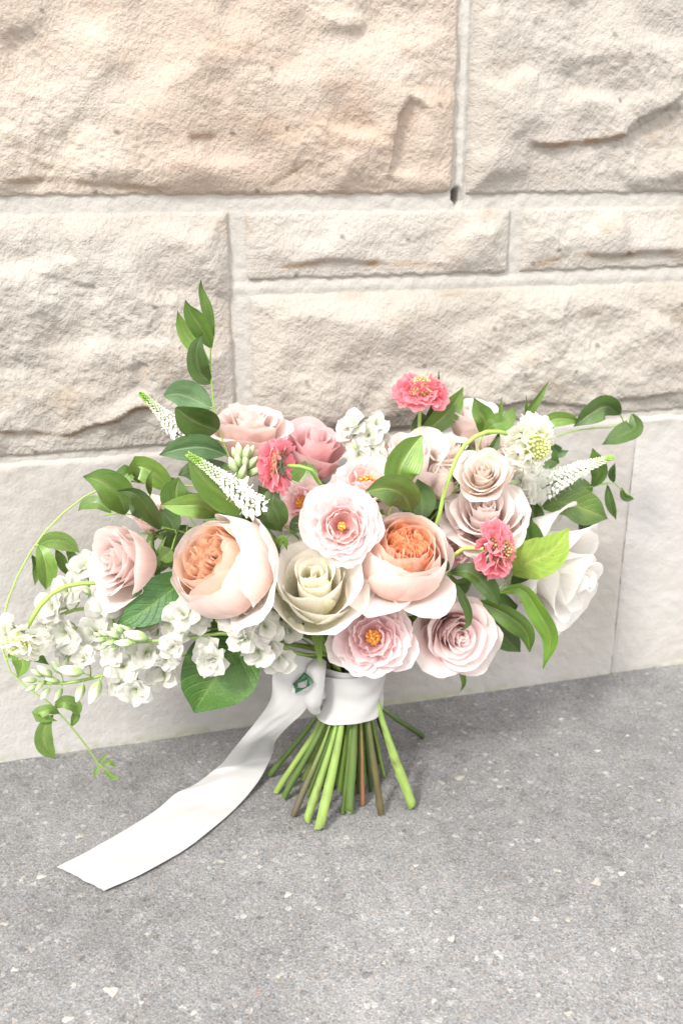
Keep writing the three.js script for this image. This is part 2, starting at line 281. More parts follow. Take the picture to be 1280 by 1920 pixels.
const leafTone = (pinnate) => dataTex(256, (u, v) => {
  const x = Math.abs(u - 0.5) * 2, q = pinnate ? v * 9 - x * 2.4 : u * 15, f = Math.abs(q - Math.round(q)); let g = 232 + 18 * fbm(u * 9, v * 12, 5, 3) + (pinnate ? 26 : 14) * Math.exp(-Math.pow(f / (pinnate ? 0.06 : 0.14), 2)); if (noise(u * 26, v * 40, 8) > 0.86) g -= 30;
  return [clamp(g + 6 * noise(u * 6, v * 8, 3), 0, 255), clamp(g, 0, 255), clamp(g - 8, 0, 255)];
}, true);
const toneLong = leafTone(false), toneNet = leafTone(true), veinsLong = veinTex(false), veinsNet = veinTex(true);
const leafMat = new THREE.MeshPhysicalMaterial({ vertexColors: true, roughness: 0.42, map: toneLong, bumpMap: veinsLong, bumpScale: 0.0011, side: THREE.DoubleSide, clearcoat: 0.15, clearcoatRoughness: 0.25 });
const leafNetMat = new THREE.MeshPhysicalMaterial({ vertexColors: true, roughness: 0.50, map: toneNet, bumpMap: veinsNet, bumpScale: 0.0014, side: THREE.DoubleSide });
const leafThinMat = new THREE.MeshPhysicalMaterial({ vertexColors: true, roughness: 0.92, map: toneNet, bumpMap: veinsNet, bumpScale: 0.0005, transmission: 0.42, thickness: 0, side: THREE.DoubleSide });
const keyAt = (a, v) => { const x = v * (a.length - 1), i = Math.min(a.length - 2, Math.floor(x)), t = x - i, s = t * t * (3 - 2 * t); return lerp(a[i], a[i + 1], 0.5 * (s + t)); };

// one petal round the flower's +Y axis. al: lean from upright (degrees) from base to tip; r: [start radius]; c: colours base, middle, edge
function petal({ th = 0, L, W, al, r0 = 0, y0 = 0, cup = 1, rc0 = 0.01, tr = 0.28, trp = 2.4, pt = 0, edge = 0, ruf = 0, rf = 2.2, sp = 0, nu = 10, nv = 10, c, seed = 0, base = 0.32, notch = 0, fold = 0, lift = 0.55 }) {
  const N = 28, R = [r0], Y = [y0], A = []; for (let k = 0; k <= N; k++) { const a = keyAt(al, k / N) * Math.PI / 180; A.push(a); if (k < N) { R.push(R[k] + Math.sin(a) * L / N); Y.push(Y[k] + Math.cos(a) * L / N); } }
  const er = V3(Math.cos(th), 0, Math.sin(th)), et = V3(-Math.sin(th), 0, Math.cos(th)), [c0, c1, c2] = c;
  return gridGeo(nu, nv, (i, j) => {
    const u = i / nu * 2 - 1, vv = j / nv;
    let v = vv * (1 - tr * Math.pow(Math.abs(u), trp) + pt * Math.exp(-Math.pow(u / 0.22, 2)) - notch * Math.exp(-Math.pow(u / 0.16, 2)));
    v *= 1 + vv * ruf / L * 0.7 * noise(u * 3.1 + seed * 3.7, seed * 1.3, 2); v = Math.min(v, 1);
    const x = v * N, k = Math.min(N - 1, Math.floor(x)), t = x - k, r = lerp(R[k], R[k + 1], t), y = lerp(Y[k], Y[k + 1], t), a = lerp(A[k], A[k + 1], t);
    const hw = W * lerp(base, 1, smooth(0, 0.62, vv)) * (1 - 0.12 * smooth(0.75, 1, vv)), rc = Math.max(r * cup, rc0), an = clamp(u * hw / rc, -2.7, 2.7);
    const n = er.clone().multiplyScalar(Math.cos(a)).addScaledVector(V3(0, 1, 0), -Math.sin(a));
    const off = -rc * (1 - Math.cos(an)) + edge * L * Math.pow(Math.abs(u), 3) * v + sp * u * smooth(0.05, 0.5, v) + ruf * v * v * (noise(u * rf + seed * 5.1, v * 1.7 + seed, seed) + 0.5 * noise(u * rf * 2.3 + seed, v * 3.5, seed + 9)) + fold * L * Math.exp(-Math.pow(u / 0.25, 2)) * v;
    const p = er.clone().multiplyScalar(r).addScaledVector(V3(0, 1, 0), y).addScaledVector(et, rc * Math.sin(an)).addScaledVector(n, off);
    const cc = c0.clone().lerp(c1, smooth(0.08, 0.55, v)).lerp(c2, smooth(0.55, 1.0, Math.max(v, Math.abs(u) * 0.85 * smooth(0.1, 0.6, v))) * 0.9);
    if (lift) { const k = 1 - lift * lerp(0.6, 1.2, smooth(0.2, 0.95, Math.max(v, Math.abs(u) * 0.8))); cc.setRGB(Math.pow(cc.r, k), Math.pow(cc.g, k), Math.pow(cc.b, k)); cc.multiplyScalar(0.96); } cc.multiplyScalar(1 + 0.04 * noise(u * 9 + seed, v * 2, seed));
    return { p, c: cc };
  });
}
// pieces of a flower head: a list of [name, geometry, material], all round +Y with the receptacle at the origin
const cols = (...h) => h.map(col);
function spiralRose(R, c, seed, { n = 24, open = 0.5, reflex = 1, inner = c, pt = 0.06, ruf = 0.03, tall = 1 } = {}) {
  const out = [], r = mulberry(Math.round(seed * 100));
  for (let i = 0; i < n; i++) {
    const t = i / (n - 1), th = seed + i * 2.39996 + (r() - 0.5) * 0.9, wild = t * t;
    const L = R * tall * lerp(1.08, 1.38, t) * (0.88 + 0.24 * r());
    const to = Math.pow(t, 1.35), a1 = lerp(10, 94, Math.pow(t, 0.95)), a2 = lerp(4, lerp(24, 64, open), to) + (r() - 0.5) * 12 * t, a3 = lerp(-7, lerp(-4, 40, open), to) + (r() - 0.5) * 14 * t, a4 = lerp(-4, lerp(20, 92, reflex), Math.pow(t, 1.2)) + (r() - 0.5) * 56 * t;
    out.push(['petal', petal({ th, L, W: R * lerp(0.34, 1.02, Math.pow(t, 0.75)) * (0.9 + 0.2 * r()), al: [a1, a2, a3, a3 * 0.75 + a4 * 0.25, a4], r0: R * lerp(0.004, 0.05, t), y0: -R * 0.14 * t, rc0: R * lerp(0.07, 0.55, t), cup: lerp(1.0, 1.3, t), tr: lerp(0.16, 0.30, t), trp: 2.0 + r(), pt: pt * t * 1.4, edge: wild * reflex * (0.05 + 0.16 * r()), ruf: R * lerp(0.02, ruf * 2.4, t), rf: 1.8 + r(), sp: R * lerp(0.045, 0.06, t) * (0.6 + 0.8 * r()), nu: 14, nv: 14, c: t < 0.45 ? inner : c, seed: seed + i * 1.7 }).rotateX((r() - 0.5) * 0.24 * t).rotateZ((r() - 0.5) * 0.24 * t), petalMat]);
  }
  return out;
}
function cupRose(R, c, ci, seed, { mouth = 0.62, guards = [] } = {}) {   // a fat globe of outer petals packed with folded small ones; guards: angles of loose outer petals
  const out = [], r = mulberry(Math.round(seed * 100)), S = R * 1.02;
  for (let i = 0; i < 14; i++) {     // outer globe
    const t = i / 13, th = seed + i * 2.39996 + (r() - 0.5) * 0.3, incl = lerp(-58, -30, t) * (1 - mouth) * 1.5, lip = r();
    out.push(['petal', petal({ th, L: S * lerp(1.78, 2.02, t) * (0.93 + 0.12 * r()), W: S * lerp(0.72, 0.98, t), al: [98, 88, 46, 4, incl * 0.6, incl + 6 + lip * 34 * t], r0: R * 0.03, y0: -R * 0.012 * i, rc0: R * 0.5, cup: 1.03, tr: 0.20, trp: 2.2 + r(), pt: 0.05 * lip, ruf: R * 0.05, rf: 1.7, edge: 0.03 * lip, sp: R * 0.05, nu: 14, nv: 14, c, seed: seed + i * 1.9 }), petalMat]);
  }
  guards.forEach(([th, lean, len = 1], i) => out.push(['petal', petal({ th, L: S * 1.85 * len, W: S * 0.82, al: [104, 88, 56, 20 + lean * 0.5, 10 + lean, 40 + lean * 1.4], r0: R * 0.05, y0: -R * 0.20, rc0: R * 0.8, tr: 0.24, pt: 0.08, edge: 0.05, ruf: R * 0.09, sp: R * 0.05, nu: 14, nv: 14, c: [c[0], c[2], c[2]], seed: seed + 60 + i }), petalMat]));
  for (let i = 0; i < 11; i++) {       // petals lining the inside of the globe
    const t = i / 10, th = seed * 3 + i * 2.39996;
    out.push(['petal', petal({ th, L: S * lerp(1.35, 1.75, t), W: S * lerp(0.46, 0.66, t), al: [92, lerp(58, 80, t), lerp(14, 36, t), -4, -16, -20 + 26 * r()], r0: R * 0.02, y0: R * 0.04, rc0: R * 0.3, tr: 0.16, ruf: R * 0.06, rf: 2.2, sp: R * 0.07, notch: 0.05 * r(), nu: 12, nv: 10, c: [ci[0], ci[1].clone().lerp(c[1], 0.3), ci[2].clone().lerp(c[2], 0.5)], lift: 0.32, seed: seed + 40 + i * 1.3 }), petalMat]);
  }
  const q = 5;
  for (let k = 0; k < q; k++) {        // folded fans of small petals in the mouth
    const a = seed * 1.3 + k / q * 2 * Math.PI + (r() - 0.5) * 0.3, cr = R * (0.24 + 0.08 * r()), cx = Math.cos(a) * cr, cz = Math.sin(a) * cr;
    for (let m = 0; m < 7; m++) {
      const rr = R * (0.04 + 0.050 * m), th = a + Math.PI + (m % 2 ? 0.5 : -0.5) * (0.5 + r()) + (m > 5 ? Math.PI : 0);
      const g = petal({ th, L: R * (1.20 + 0.12 * r() - 0.03 * m), W: rr * 2.0, al: [6, 0, -8, -6, 12 * r()], r0: rr, y0: R * 0.0, rc0: rr, cup: 1, tr: 0.10, notch: 0.06 * r(), ruf: R * 0.075, rf: 3.0, sp: R * 0.05, nu: 12, nv: 8, c: ci, seed: seed + k * 13 + m * 2.3, base: 0.8, lift: 0.20 });
      g.translate(cx, 0, cz); out.push(['petal', g, petalMat]);
    }
  }
  for (let m = 0; m < 5; m++) out.push(['petal', petal({ th: seed + m * 1.3, L: R * 1.1, W: R * 0.2, al: [10, 0, -10, 4], r0: R * 0.05, rc0: R * 0.07, tr: 0.1, ruf: R * 0.05, nu: 10, nv: 8, c: ci, seed: seed + 90 + m, base: 0.8, lift: 0.20 }), petalMat]);
  return out;
}
const stamenGold = cols('#dd8a28', '#eeb65c', '#c87a2c');
function stamens(R, seed, spread = 0.34, yBase = 0) {
  const r = mulberry(seed + 5), gs = [];
  for (let i = 0; i < 56; i++) {
    const a = i * 2.39996, q = Math.sqrt((i + 0.5) / 56) * spread * R, hgt = R * (0.22 + 0.12 * r()) * (1 - 0.25 * q / (spread * R)), x = Math.cos(a) * q, z = Math.sin(a) * q, lx = x * 0.55;
    const f = new THREE.CylinderGeometry(R * 0.008, R * 0.010, hgt, 4, 1).translate(0, hgt / 2, 0); f.applyMatrix4(new THREE.Matrix4().makeRotationFromEuler(new THREE.Euler(z / R * 1.3, 0, -x / R * 1.3))); f.translate(x * 0.5, yBase, z * 0.5);
    const an = new THREE.IcosahedronGeometry(R * 0.024, 0); an.scale(1, 0.8, 1.5); an.rotateY(r() * 6); an.translate(x * 0.5 + hgt * Math.sin(x / R * 1.3), yBase + hgt, z * 0.5 + hgt * Math.sin(z / R * 1.3));
    gs.push(tint(f.toNonIndexed(), stamenGold[1]), tint(an.index ? an.toNonIndexed() : an, stamenGold[i % 3]));
  }
  for (const g of gs) g.deleteAttribute('uv');
  const m = mergeGeometries(gs); m.computeVertexNormals(); return m;
}
function openRose(R, c, ci, seed, { n = 26, flat = 1, heart = true, ruf = 0.09, gold = 0.22 } = {}) {   // wide ruffled bloom, golden stamens in the middle
  const out = [], r = mulberry(Math.round(seed * 100));
  for (let i = 0; i < n; i++) {
    const t = i / (n - 1), th = seed + i * 2.39996 + (r() - 0.5) * 0.8, k = lerp(0.55, 1, flat);
    const a1 = lerp(34, 98, Math.pow(t, 0.6)), a2 = lerp(30, 82 * k, Math.pow(t, 0.75)) + (r() - 0.5) * 12, a3 = lerp(4, 62 * k, t) + (r() - 0.5) * 18, a4 = lerp(-34, 80 * k, t) + (r() - 0.5) * 50;
    out.push(['petal', petal({ th, L: R * lerp(0.46, 1.06, Math.pow(t, 0.8)) * (0.88 + 0.22 * r()), W: R * lerp(0.28, 0.66, t) * (0.8 + 0.35 * r()), al: [a1, a2, a3, a4], r0: R * lerp(0.12, 0.05, t), y0: -R * 0.18 * t, rc0: R * lerp(0.13, 0.6, t), cup: 1.25, tr: 0.24, trp: 1.8 + r(), notch: r() < 0.5 ? 0.09 : 0, pt: r() < 0.3 ? 0.06 : 0, edge: t * 0.14 * (r() - 0.25), ruf: R * ruf * lerp(0.9, 1.25, t), rf: 2.0 + 1.2 * r(), sp: R * 0.05 * (r() * 1.6 - 0.4), nu: 14, nv: 11, c: t < 0.4 ? ci : c, seed: seed + i * 2.1 }), petalMat]);
  }
  if (heart) out.push(['stamens', stamens(R, seed, gold), beadMat]);
  return out;
}
function sepals(R, seed, n = 5, down = 110, len = 0.8) {
  const c = cols('#6f9440', '#7ea24c', '#95b45e'), out = [];
  for (let i = 0; i < n; i++) out.push(['sepal', petal({ th: seed + i / n * 2 * Math.PI, L: R * len, W: R * 0.13, al: [90, down - 10, down, down + 20], r0: R * 0.03, y0: -R * 0.3, rc0: R * 0.5, tr: 0.75, trp: 1.2, ruf: R * 0.03, nu: 4, nv: 6, c, seed: i, base: 0.9, lift: 0 }), leafThinMat]);
  return out;
}
const hipGeo = (R, c) => { const g = new THREE.LatheGeometry([[0.001, -0.62], [0.10, -0.60], [0.17, -0.48], [0.20, -0.34], [0.15, -0.22], [0.05, -0.10]].map(([x, y]) => new THREE.Vector2(x * R, y * R)), 10); return tint(g, c); };

// small florets of scabious: a lobed ruffled frill
function frillGeo(R, c, seed, lobes = 5) {
  const g = gridGeo(14, 4, (i, j) => {
    const u = i / 14 * 2 - 1, v = j / 4, a = u * 1.25, r = R * v * (0.80 + 0.20 * Math.abs(Math.cos(a * lobes * 0.72)) + 0.10 * noise(u * 3, seed, 1)) * (1 - 0.15 * u * u);
    return { p: V3(Math.cos(a) * r, R * 0.42 * v * (1 - v * 0.5) + R * 0.20 * v * noise(u * 3.2 + seed, v * 2, seed), Math.sin(a) * r), c: c[0].clone().lerp(c[1], v).multiplyScalar(0.95 + 0.1 * hash3(i, j, 9 + Math.round(seed * 10))) };
  }); return g;
}
function scabious(R, c, cone, seed, { green = '#7d9b52', droop = 0.35, rows = [[15, 0.60, 0.42, -0.06], [17, 0.60, 0.40, 0.10], [16, 0.54, 0.36, 0.26], [14, 0.45, 0.28, 0.40]], dome = 0.40, high = 0.34, bractL = 1 } = {}) {
  const out = [], r = mulberry(seed), Y = V3(0, 1, 0);
  // pincushion: beads over a dome
  const gs = [], core = new THREE.SphereGeometry(R * dome * 0.94, 16, 10, 0, 2 * Math.PI, 0, Math.PI * 0.6); core.scale(1, high / dome * 1.5, 1); core.translate(0, R * 0.20, 0); const cg = tint(core.toNonIndexed(), col(cone[0])); cg.deleteAttribute('uv'); gs.push(cg);
  const N = 120; for (let i = 0; i < N; i++) {
    const t = (i + 0.5) / N, ph = Math.acos(1 - t * 1.12), a = i * 2.39996, s = R * (0.042 + 0.012 * r()); const b = new THREE.IcosahedronGeometry(s, 1);
    b.translate(Math.sin(ph) * Math.cos(a) * R * dome, R * 0.20 + Math.cos(ph) * R * high * 1.5 , Math.sin(ph) * Math.sin(a) * R * dome); const bb = tint(b, col(cone[1 + Math.floor(r() * (cone.length - 1))])); bb.deleteAttribute('uv'); gs.push(bb.index ? bb.toNonIndexed() : bb);
  }
  const pc = mergeGeometries(gs); pc.computeVertexNormals(); out.push(['pincushion', pc, beadMat]);
  for (const [n, rad, size, up] of rows) for (let k = 0; k < n; k++) {
    const a = (k + r() * 0.5) / n * 2 * Math.PI + up * 9, g = frillGeo(R * size * (0.9 + 0.25 * r()), c, seed + k * 1.3 + up * 50);
    g.rotateX((r() - 0.5) * 2.2); g.rotateZ(-droop + up * 2.1 + (r() - 0.5) * 0.9); g.translate(R * rad * 0.92, R * (0.06 + up), 0); g.rotateY(a); out.push(['floret', g, petalMat]);
  }
  for (let k = 0; k < 9; k++) out.push(['bract', petal({ th: k / 9 * 6.283, L: R * (0.62 + 0.2 * r()) * bractL, W: R * 0.055, al: [80, 100 + 20 * r(), 120 + 20 * r()], r0: R * 0.1, y0: -R * 0.02, rc0: R, tr: 0.8, trp: 1.1, nu: 4, nv: 6, c: cols(green, green, '#55753a'), seed: k, base: 0.8, lift: 0 }), leafThinMat]);
  return out;
}
// four crinkled petals of a stock floret, shared shapes
const stockC = cols('#bccd90', '#e2e4dc', '#e8e8e5');
const stockPetals = [0, 1, 2, 3, 4, 5, 6, 7].map((s) => petal({ th: 0, L: 1.05, W: 0.60 + 0.06 * (s % 3), al: [10, 45, 92 + 8 * (s % 4), 60 + 28 * (s % 5)], rc0: 0.7 + 0.2 * (s % 3), tr: 0.2, trp: 2 + 0.3 * s, notch: 0.10 * (s % 2), ruf: 0.20 + 0.04 * (s % 3), rf: 1.7 + 0.2 * s, edge: 0.10 * ((s % 3) - 1), fold: 0.08 * ((s % 4) - 1.5), nu: 10, nv: 9, c: stockC, seed: 3 + s * 2.7, base: 0.25, lift: 0 }));
const innerPetals = [0, 1, 2, 3].map((s) => petal({ th: 0, L: 0.78, W: 0.46, al: [0, 15 + 8 * s, 30 + 14 * s, 50 + 10 * s], rc0: 0.35, tr: 0.2, ruf: 0.18, rf: 2.1, nu: 9, nv: 7, c: stockC, seed: 23 + s * 2.7, base: 0.35, lift: 0 }));
const budCols = { green: cols('#879c68', '#a3b48a', '#c5d0ac'), white: cols('#93a871', '#cdd6b4', '#eff0e4') };
const budGeo = (k) => gridGeo(12, 10, (i, j) => { const a = i / 12 * 2 * Math.PI, v = j / 10, r = 0.215 * Math.pow(Math.sin(Math.PI * Math.pow(lerp(0.02, 0.985, v), 0.8)), 0.7) * (1 + 0.08 * Math.cos(a * 4)); return { p: V3(Math.cos(a) * r, v, -Math.sin(a) * r), c: budCols[k][0].clone().lerp(budCols[k][1], smooth(0.3, 0.55, v + 0.12 * Math.cos(a * 4))).lerp(budCols[k][2], smooth(0.6, 0.9, v)) }; });
const buds = { green: budGeo('green'), white: budGeo('white') };
const calyxGeo = tint(new THREE.LatheGeometry([[0.03, -0.55], [0.13, -0.5], [0.17, -0.25], [0.13, 0.02]].map(([x, y]) => new THREE.Vector2(x, y)), 8), col('#a3b97c'));

const quatY = (dir) => new THREE.Quaternion().setFromUnitVectors(V3(0, 1, 0), dir.clone().normalize());
const SCAR = col('#5d5a34');
function tube(pts, r, c, { seg = 40, rad = 8, cut = false, knots = 0, seed = 1, r1 = r } = {}) {
  const curve = new THREE.CatmullRomCurve3(pts, false, 'centripetal'), fr = curve.computeFrenetFrames(seg), kn = mulberry(seed), ks = Array.from({ length: knots }, () => 0.03 + 0.2 * kn());
  const cc = Array.isArray(c) ? c : [c, c], len = curve.getLength();
  const g = gridGeo(rad, seg + (cut ? 1 : 0), (i, j) => {
    const jj = cut ? Math.max(0, j - 1) : j, t = jj / seg, a = i / rad * 2 * Math.PI, p = curve.getPointAt(t); let q = lerp(r, r1, cut ? smooth(0.10, 0.48, t) : t) * (1 + 0.07 * noise(t * 26, seed, 1)), scar = 0; for (const k of ks) scar += Math.exp(-Math.pow((t - k) / 0.004, 2)); for (const k of ks) q *= 1 + 0.34 * Math.exp(-Math.pow((t - k) / 0.006, 2)) * (0.5 + 0.5 * Math.cos(a - k * 90));
    if (cut && j === 0) q = 0.0001;
    if (cut && j < 2) p.addScaledVector(curve.getTangentAt(0), (j ? Math.cos(a + seed) : 0) * q * 0.55 + q * 0.4); p.addScaledVector(fr.normals[jj], Math.cos(a) * q).addScaledVector(fr.binormals[jj], Math.sin(a) * q);
    return { p, c: cut && j === 0 ? col('#b9c58a') : cc[0].clone().lerp(cc[1], smooth(0.05, 0.6, t)).lerp(SCAR, clamp(0.5 * scar + 0.6 * smooth(0.45, 0.9, noise(t * 60, a * 1.5, seed)))).multiplyScalar(1 + 0.16 * noise(t * 22, a, seed)), uv: [i / rad, t * len / 0.05] };
  }); return g;
}
// a leaf along a path of points; width across it, its face turned to `face` and rolled about the path
function leafGeo(pts, width, { roll = 0, fold = 0.25, c = ['#3f6b2c', '#4f8136', '#86a95a'], n = 18, shape = 1, wave = 0.03, face, seed = 1, blunt = 0 } = {}) {
  const curve = pts.length > 2 ? new THREE.CatmullRomCurve3(pts, false, 'centripetal') : new THREE.LineCurve3(pts[0], pts[1]), us = [-1, -0.75, -0.45, -0.18, -0.05, 0.05, 0.18, 0.45, 0.75, 1], L = curve.getLength();
  const [cA, cB, cM] = c.map((h) => col(h)), eye = camera.position;
  return gridGeo(us.length - 1, n, (i, j) => {
    const v = j / n, p = curve.getPointAt(clamp(v, 0, 1)), t = curve.getTangentAt(clamp(v, 0.001, 0.999)), f = (face ?? eye.clone().sub(p)).clone().normalize();
    let side = new THREE.Vector3().crossVectors(t, f).normalize(), nn = new THREE.Vector3().crossVectors(side, t).normalize(); side.applyAxisAngle(t, roll); nn.applyAxisAngle(t, roll);
    const w = width / 2 * Math.pow(Math.sin(Math.PI * Math.pow(lerp(0.012, 0.992, v), shape)), 0.85 - blunt * 0.25) * (1 - 0.35 * smooth(0.78, 1, v) * (1 - blunt)), u = us[i], x = u * w;
    p.addScaledVector(side, x).addScaledVector(nn, fold * Math.abs(x) - 0.25 * fold * w + wave * L * 0.5 * u * Math.abs(u) * noise(v * 4 + seed, u, seed));
    const cc = cA.clone().lerp(cB, clamp(0.5 + 0.8 * noise(v * 3 + seed, u * 1.5, seed))); if (Math.abs(u) < 0.1) cc.lerp(cM, 0.30);
    cc.multiplyScalar(1 + 0.08 * noise(u * 12, v * 5, seed + 4)); return { p, c: cc, uv: [0.5 + u * 0.5, v] };
  });
}
// ------------------------------------------------------------------ the bouquet: every stem runs through the ribbon and stands on its cut end
const BIND = P(657, 1285, 0.158), BR = 0.0345;
const GRN = { pale: cols('#7f974b', '#769446'), mid: cols('#4d652c', '#527131'), dark: cols('#394d24', '#405a29'), brown: cols('#4f4426', '#53592e'), rust: cols('#84583f', '#684830'), purple: cols('#564e3a', '#526036') };
// cut ends seen in the photograph: pixel, radius (m), tone
const ENDS = [[506, 1430, 0.0030, 'mid'], [504, 1457, 0.0034, 'mid'], [518, 1487, 0.0038, 'pale'], [531, 1500, 0.0037, 'mid'], [550, 1533, 0.0038, 'purple'], [575, 1544, 0.0042, 'pale'], [598, 1560, 0.0045, 'pale'], [577, 1497, 0.0021, 'mid'], [628, 1522, 0.0030, 'mid'], [642, 1527, 0.0026, 'mid'],
  [654, 1529, 0.0042, 'mid'], [680, 1512, 0.0026, 'rust'], [714, 1529, 0.0035, 'brown'], [773, 1516, 0.0046, 'pale'], [757, 1459, 0.0036, 'dark'], [792, 1384, 0.0034, 'dark']];
{ const r = mulberry(21); for (let i = 0; i < 46; i++) { const a = i * 2.39996, q = Math.sqrt((i + 1) / 47); ENDS.push([640 + Math.cos(a) * 92 * q, 1462 + Math.sin(a) * 42 * q - 8 * r(), 0.0022 + 0.0011 * r(), ['mid', 'dark', 'pale', 'dark'][i % 4]]); } }
const endMid = G(640, 1478, 0);
let nextEnd = 16;
function routed(endNo, tail) {     // points of a stem from its cut end through the ribbon to `tail`
  const [ex, ey, r, tone] = ENDS[endNo], e = G(ex, ey, 0.0), o = e.clone().sub(endMid); e.y = groundY(e.x, e.z) + r * 0.6;
  const k = 0.40, d = V3(clamp(o.x * k, -0.026, 0.026), 0, clamp(o.z * k, -0.024, 0.024));
  const lo = BIND.clone().add(d).add(V3(0, -0.022, 0.004)), hi = BIND.clone().addScaledVector(d, 0.9).add(V3(0, 0.024, -0.004));
  return { pts: [e, lo, hi, ...tail], r, tone: GRN[tone], e };
}
function stemOn(o, base, pts, r, tone, r1, seed = 1, knots = 1) { return part(o, 'stem', tube(pts.map((p) => p.clone().sub(base)), r, tone, { cut: true, r1, seed, knots, seg: 36 }), stemMat); }
function flower(name, label, category, group, [px, py, w], rpx, axis, pieces, { end = nextEnd++, neck = 0.035, depth = 0.55, stemR, via = [], tone } = {}) {
  const c = P(px, py, w), R = rpx * mm(c) * 1.06, org = c.clone().addScaledVector(axis, -R * depth), q = quatY(axis);
  const under = org.clone().addScaledVector(axis, -neck), s = routed(end, [...via, under, org.clone().addScaledVector(axis, -R * 0.2)]), o = thing(name, label, category, s.e, group);
  stemOn(o, s.e, s.pts, s.r * 1.15, tone ?? s.tone, stemR ?? Math.min(s.r, 0.0024), px, 2);
  for (const [n, g, m] of pieces(R)) part(o, n, g, m, org.clone().sub(s.e), q);
  return o;
}
const withBase = (f, seed, hip = '#7c9a50', down = 105) => (R) => [...f(R), ...sepals(R, seed, 5, down), ['hip', hipGeo(R, col(hip)), stemMat]];
const RG = 'roses of the bouquet';
const BLUSH = cols('#e39f92', '#efc5ba', '#f6ded6'), BLUSHIN = cols('#e59d92', '#eebbb0', '#f4d3ca');
flower('garden_rose', 'large pale peach garden rose with a creased round globe above white stock', 'rose', RG, [412, 1060, 0.205], 92, facing(-0.56, 0.38, 0.74), withBase((R) => cupRose(R, cols('#f4c091', '#f5d0b8', '#f8e0d5'), cols('#f3a04c', '#f6ba76', '#f7cca6'), 3.1, { mouth: 0.54, guards: [[0.2, 0, 0.98], [1.35, 34, 1.0]] }), 1), { end: 6, depth: 0.62 });
flower('garden_rose', 'deep orange hearted peach garden rose beside the blush ruffled rose', 'rose', RG, [757, 1040, 0.215], 78, facing(0.14, 0.62, 0.76), withBase((R) => cupRose(R, cols('#f0ac7d', '#f3c2a8', '#f7d5c7'), cols('#ec8636', '#f29850', '#f6af78'), 8.4, { mouth: 0.66, guards: [[1.2, 60, 0.9], [2.4, 62, 0.95], [-0.3, 30, 0.8], [4.4, 0, 1.08]] }), 2), { end: 13, depth: 0.62 });
flower('cream_rose', 'cream white rose with a spiral heart between the two peach garden roses', 'rose', RG, [590, 1106, 0.212], 118, facing(0.0, 0.52, 0.82), withBase((R) => spiralRose(R, cols('#eceab0', '#f2f0d0', '#f7f5e6'), 5.2, { n: 17, open: 0.55, reflex: 0.5, inner: cols('#e8e694', '#f0eeb6', '#f5f3d2') }), 3), { end: 5, depth: 0.6 });
flower('ruffled_rose', 'blush white ruffled rose with a coral heart above the cream rose', 'rose', RG, [640, 985, 0.225], 80, facing(-0.02, 0.12, 1), withBase((R) => openRose(R, cols('#efc3c2', '#f6dcdb', '#f9eae8'), cols('#e88e86', '#f1b9b4', '#f6d3cf'), 2.7, { n: 34, flat: 0.72, ruf: 0.075, gold: 0.10 }), 4), { end: 10, depth: 0.4 });
flower('ruffled_rose', 'open blush pink rose with golden stamens hanging over the white ribbon', 'rose', RG, [700, 1196, 0.228], 84, facing(-0.02, 0.05, 1), withBase((R) => openRose(R, cols('#efb3b8', '#f4cdcf', '#f8e0df'), cols('#eea7ad', '#f2bfc2', '#f6d2d2'), 6.3, { n: 26, flat: 0.85, ruf: 0.085, gold: 0.20 }), 5), { end: 12, depth: 0.35 });
flower('pink_rose', 'dusty pink rose with pointed petals below the coral scabious', 'rose', RG, [850, 1186, 0.205], 76, facing(0.24, -0.10, 1), withBase((R) => spiralRose(R, cols('#eba9a5', '#f2c9c4', '#f7dcd8'), 9.1, { n: 22, open: 0.72, reflex: 0.85, inner: cols('#eaa19f', '#f0bfbb', '#f5d2ce'), pt: 0.10, ruf: 0.035 }), 6), { depth: 0.5 });
flower('pink_rose', 'blush pink rose turned aside next to the trailing vine and white stock', 'rose', RG, [230, 1052, 0.165], 80, facing(-0.62, 0.10, 0.70), withBase((R) => spiralRose(R, BLUSH, 4.4, { n: 24, open: 0.5, reflex: 0.75, inner: BLUSHIN, pt: 0.1, ruf: 0.035 }), 7), { end: 14, depth: 0.62 });
flower('pink_rose', 'beige pink rose seen from the side under the tall leafy sprig', 'rose', RG, [468, 800, 0.085], 74, facing(0.12, 0.86, 0.42), withBase((R) => spiralRose(R, cols('#dd9583', '#ecbfaf', '#f3d6ca'), 7.7, { n: 28, open: 0.75, reflex: 1.0, inner: cols('#dfa496', '#e8bdb0', '#efd0c6'), pt: 0.09 }), 8), { depth: 0.75 });
flower('coral_rose', 'deep coral pink rose tucked behind the bouquet against the wall', 'rose', RG, [590, 838, 0.085], 76, facing(0.18, 0.75, 0.55), withBase((R) => spiralRose(R, cols('#dc6d78', '#e4868c', '#eb9c9e'), 3.3, { n: 13, open: 0.5, reflex: 0.7 }), 9), { depth: 0.7 });
flower('ruffled_rose', 'half hidden blush rose with orange stamens behind the blush ruffled rose', 'rose', RG, [688, 893, 0.165], 74, facing(0.0, 0.72, 0.68), withBase((R) => openRose(R, cols('#f0b6b4', '#f5d0cd', '#f8e2df'), cols('#eea39f', '#f2bdb8', '#f6d2ce'), 1.6, { n: 20, flat: 0.9, gold: 0.24 }), 10), { depth: 0.35 });
flower('ruffled_rose', 'small pink rose with orange stamens beside the coral scabious flower', 'rose', RG, [562, 940, 0.170], 58, facing(-0.35, 0.25, 0.9), withBase((R) => openRose(R, cols('#ec9fa2', '#f1bfbe', '#f6d6d3'), cols('#e98f90', '#eeb0ad', '#f4cbc7'), 5.8, { n: 18, flat: 0.9, gold: 0.24 }), 11), { depth: 0.35 });
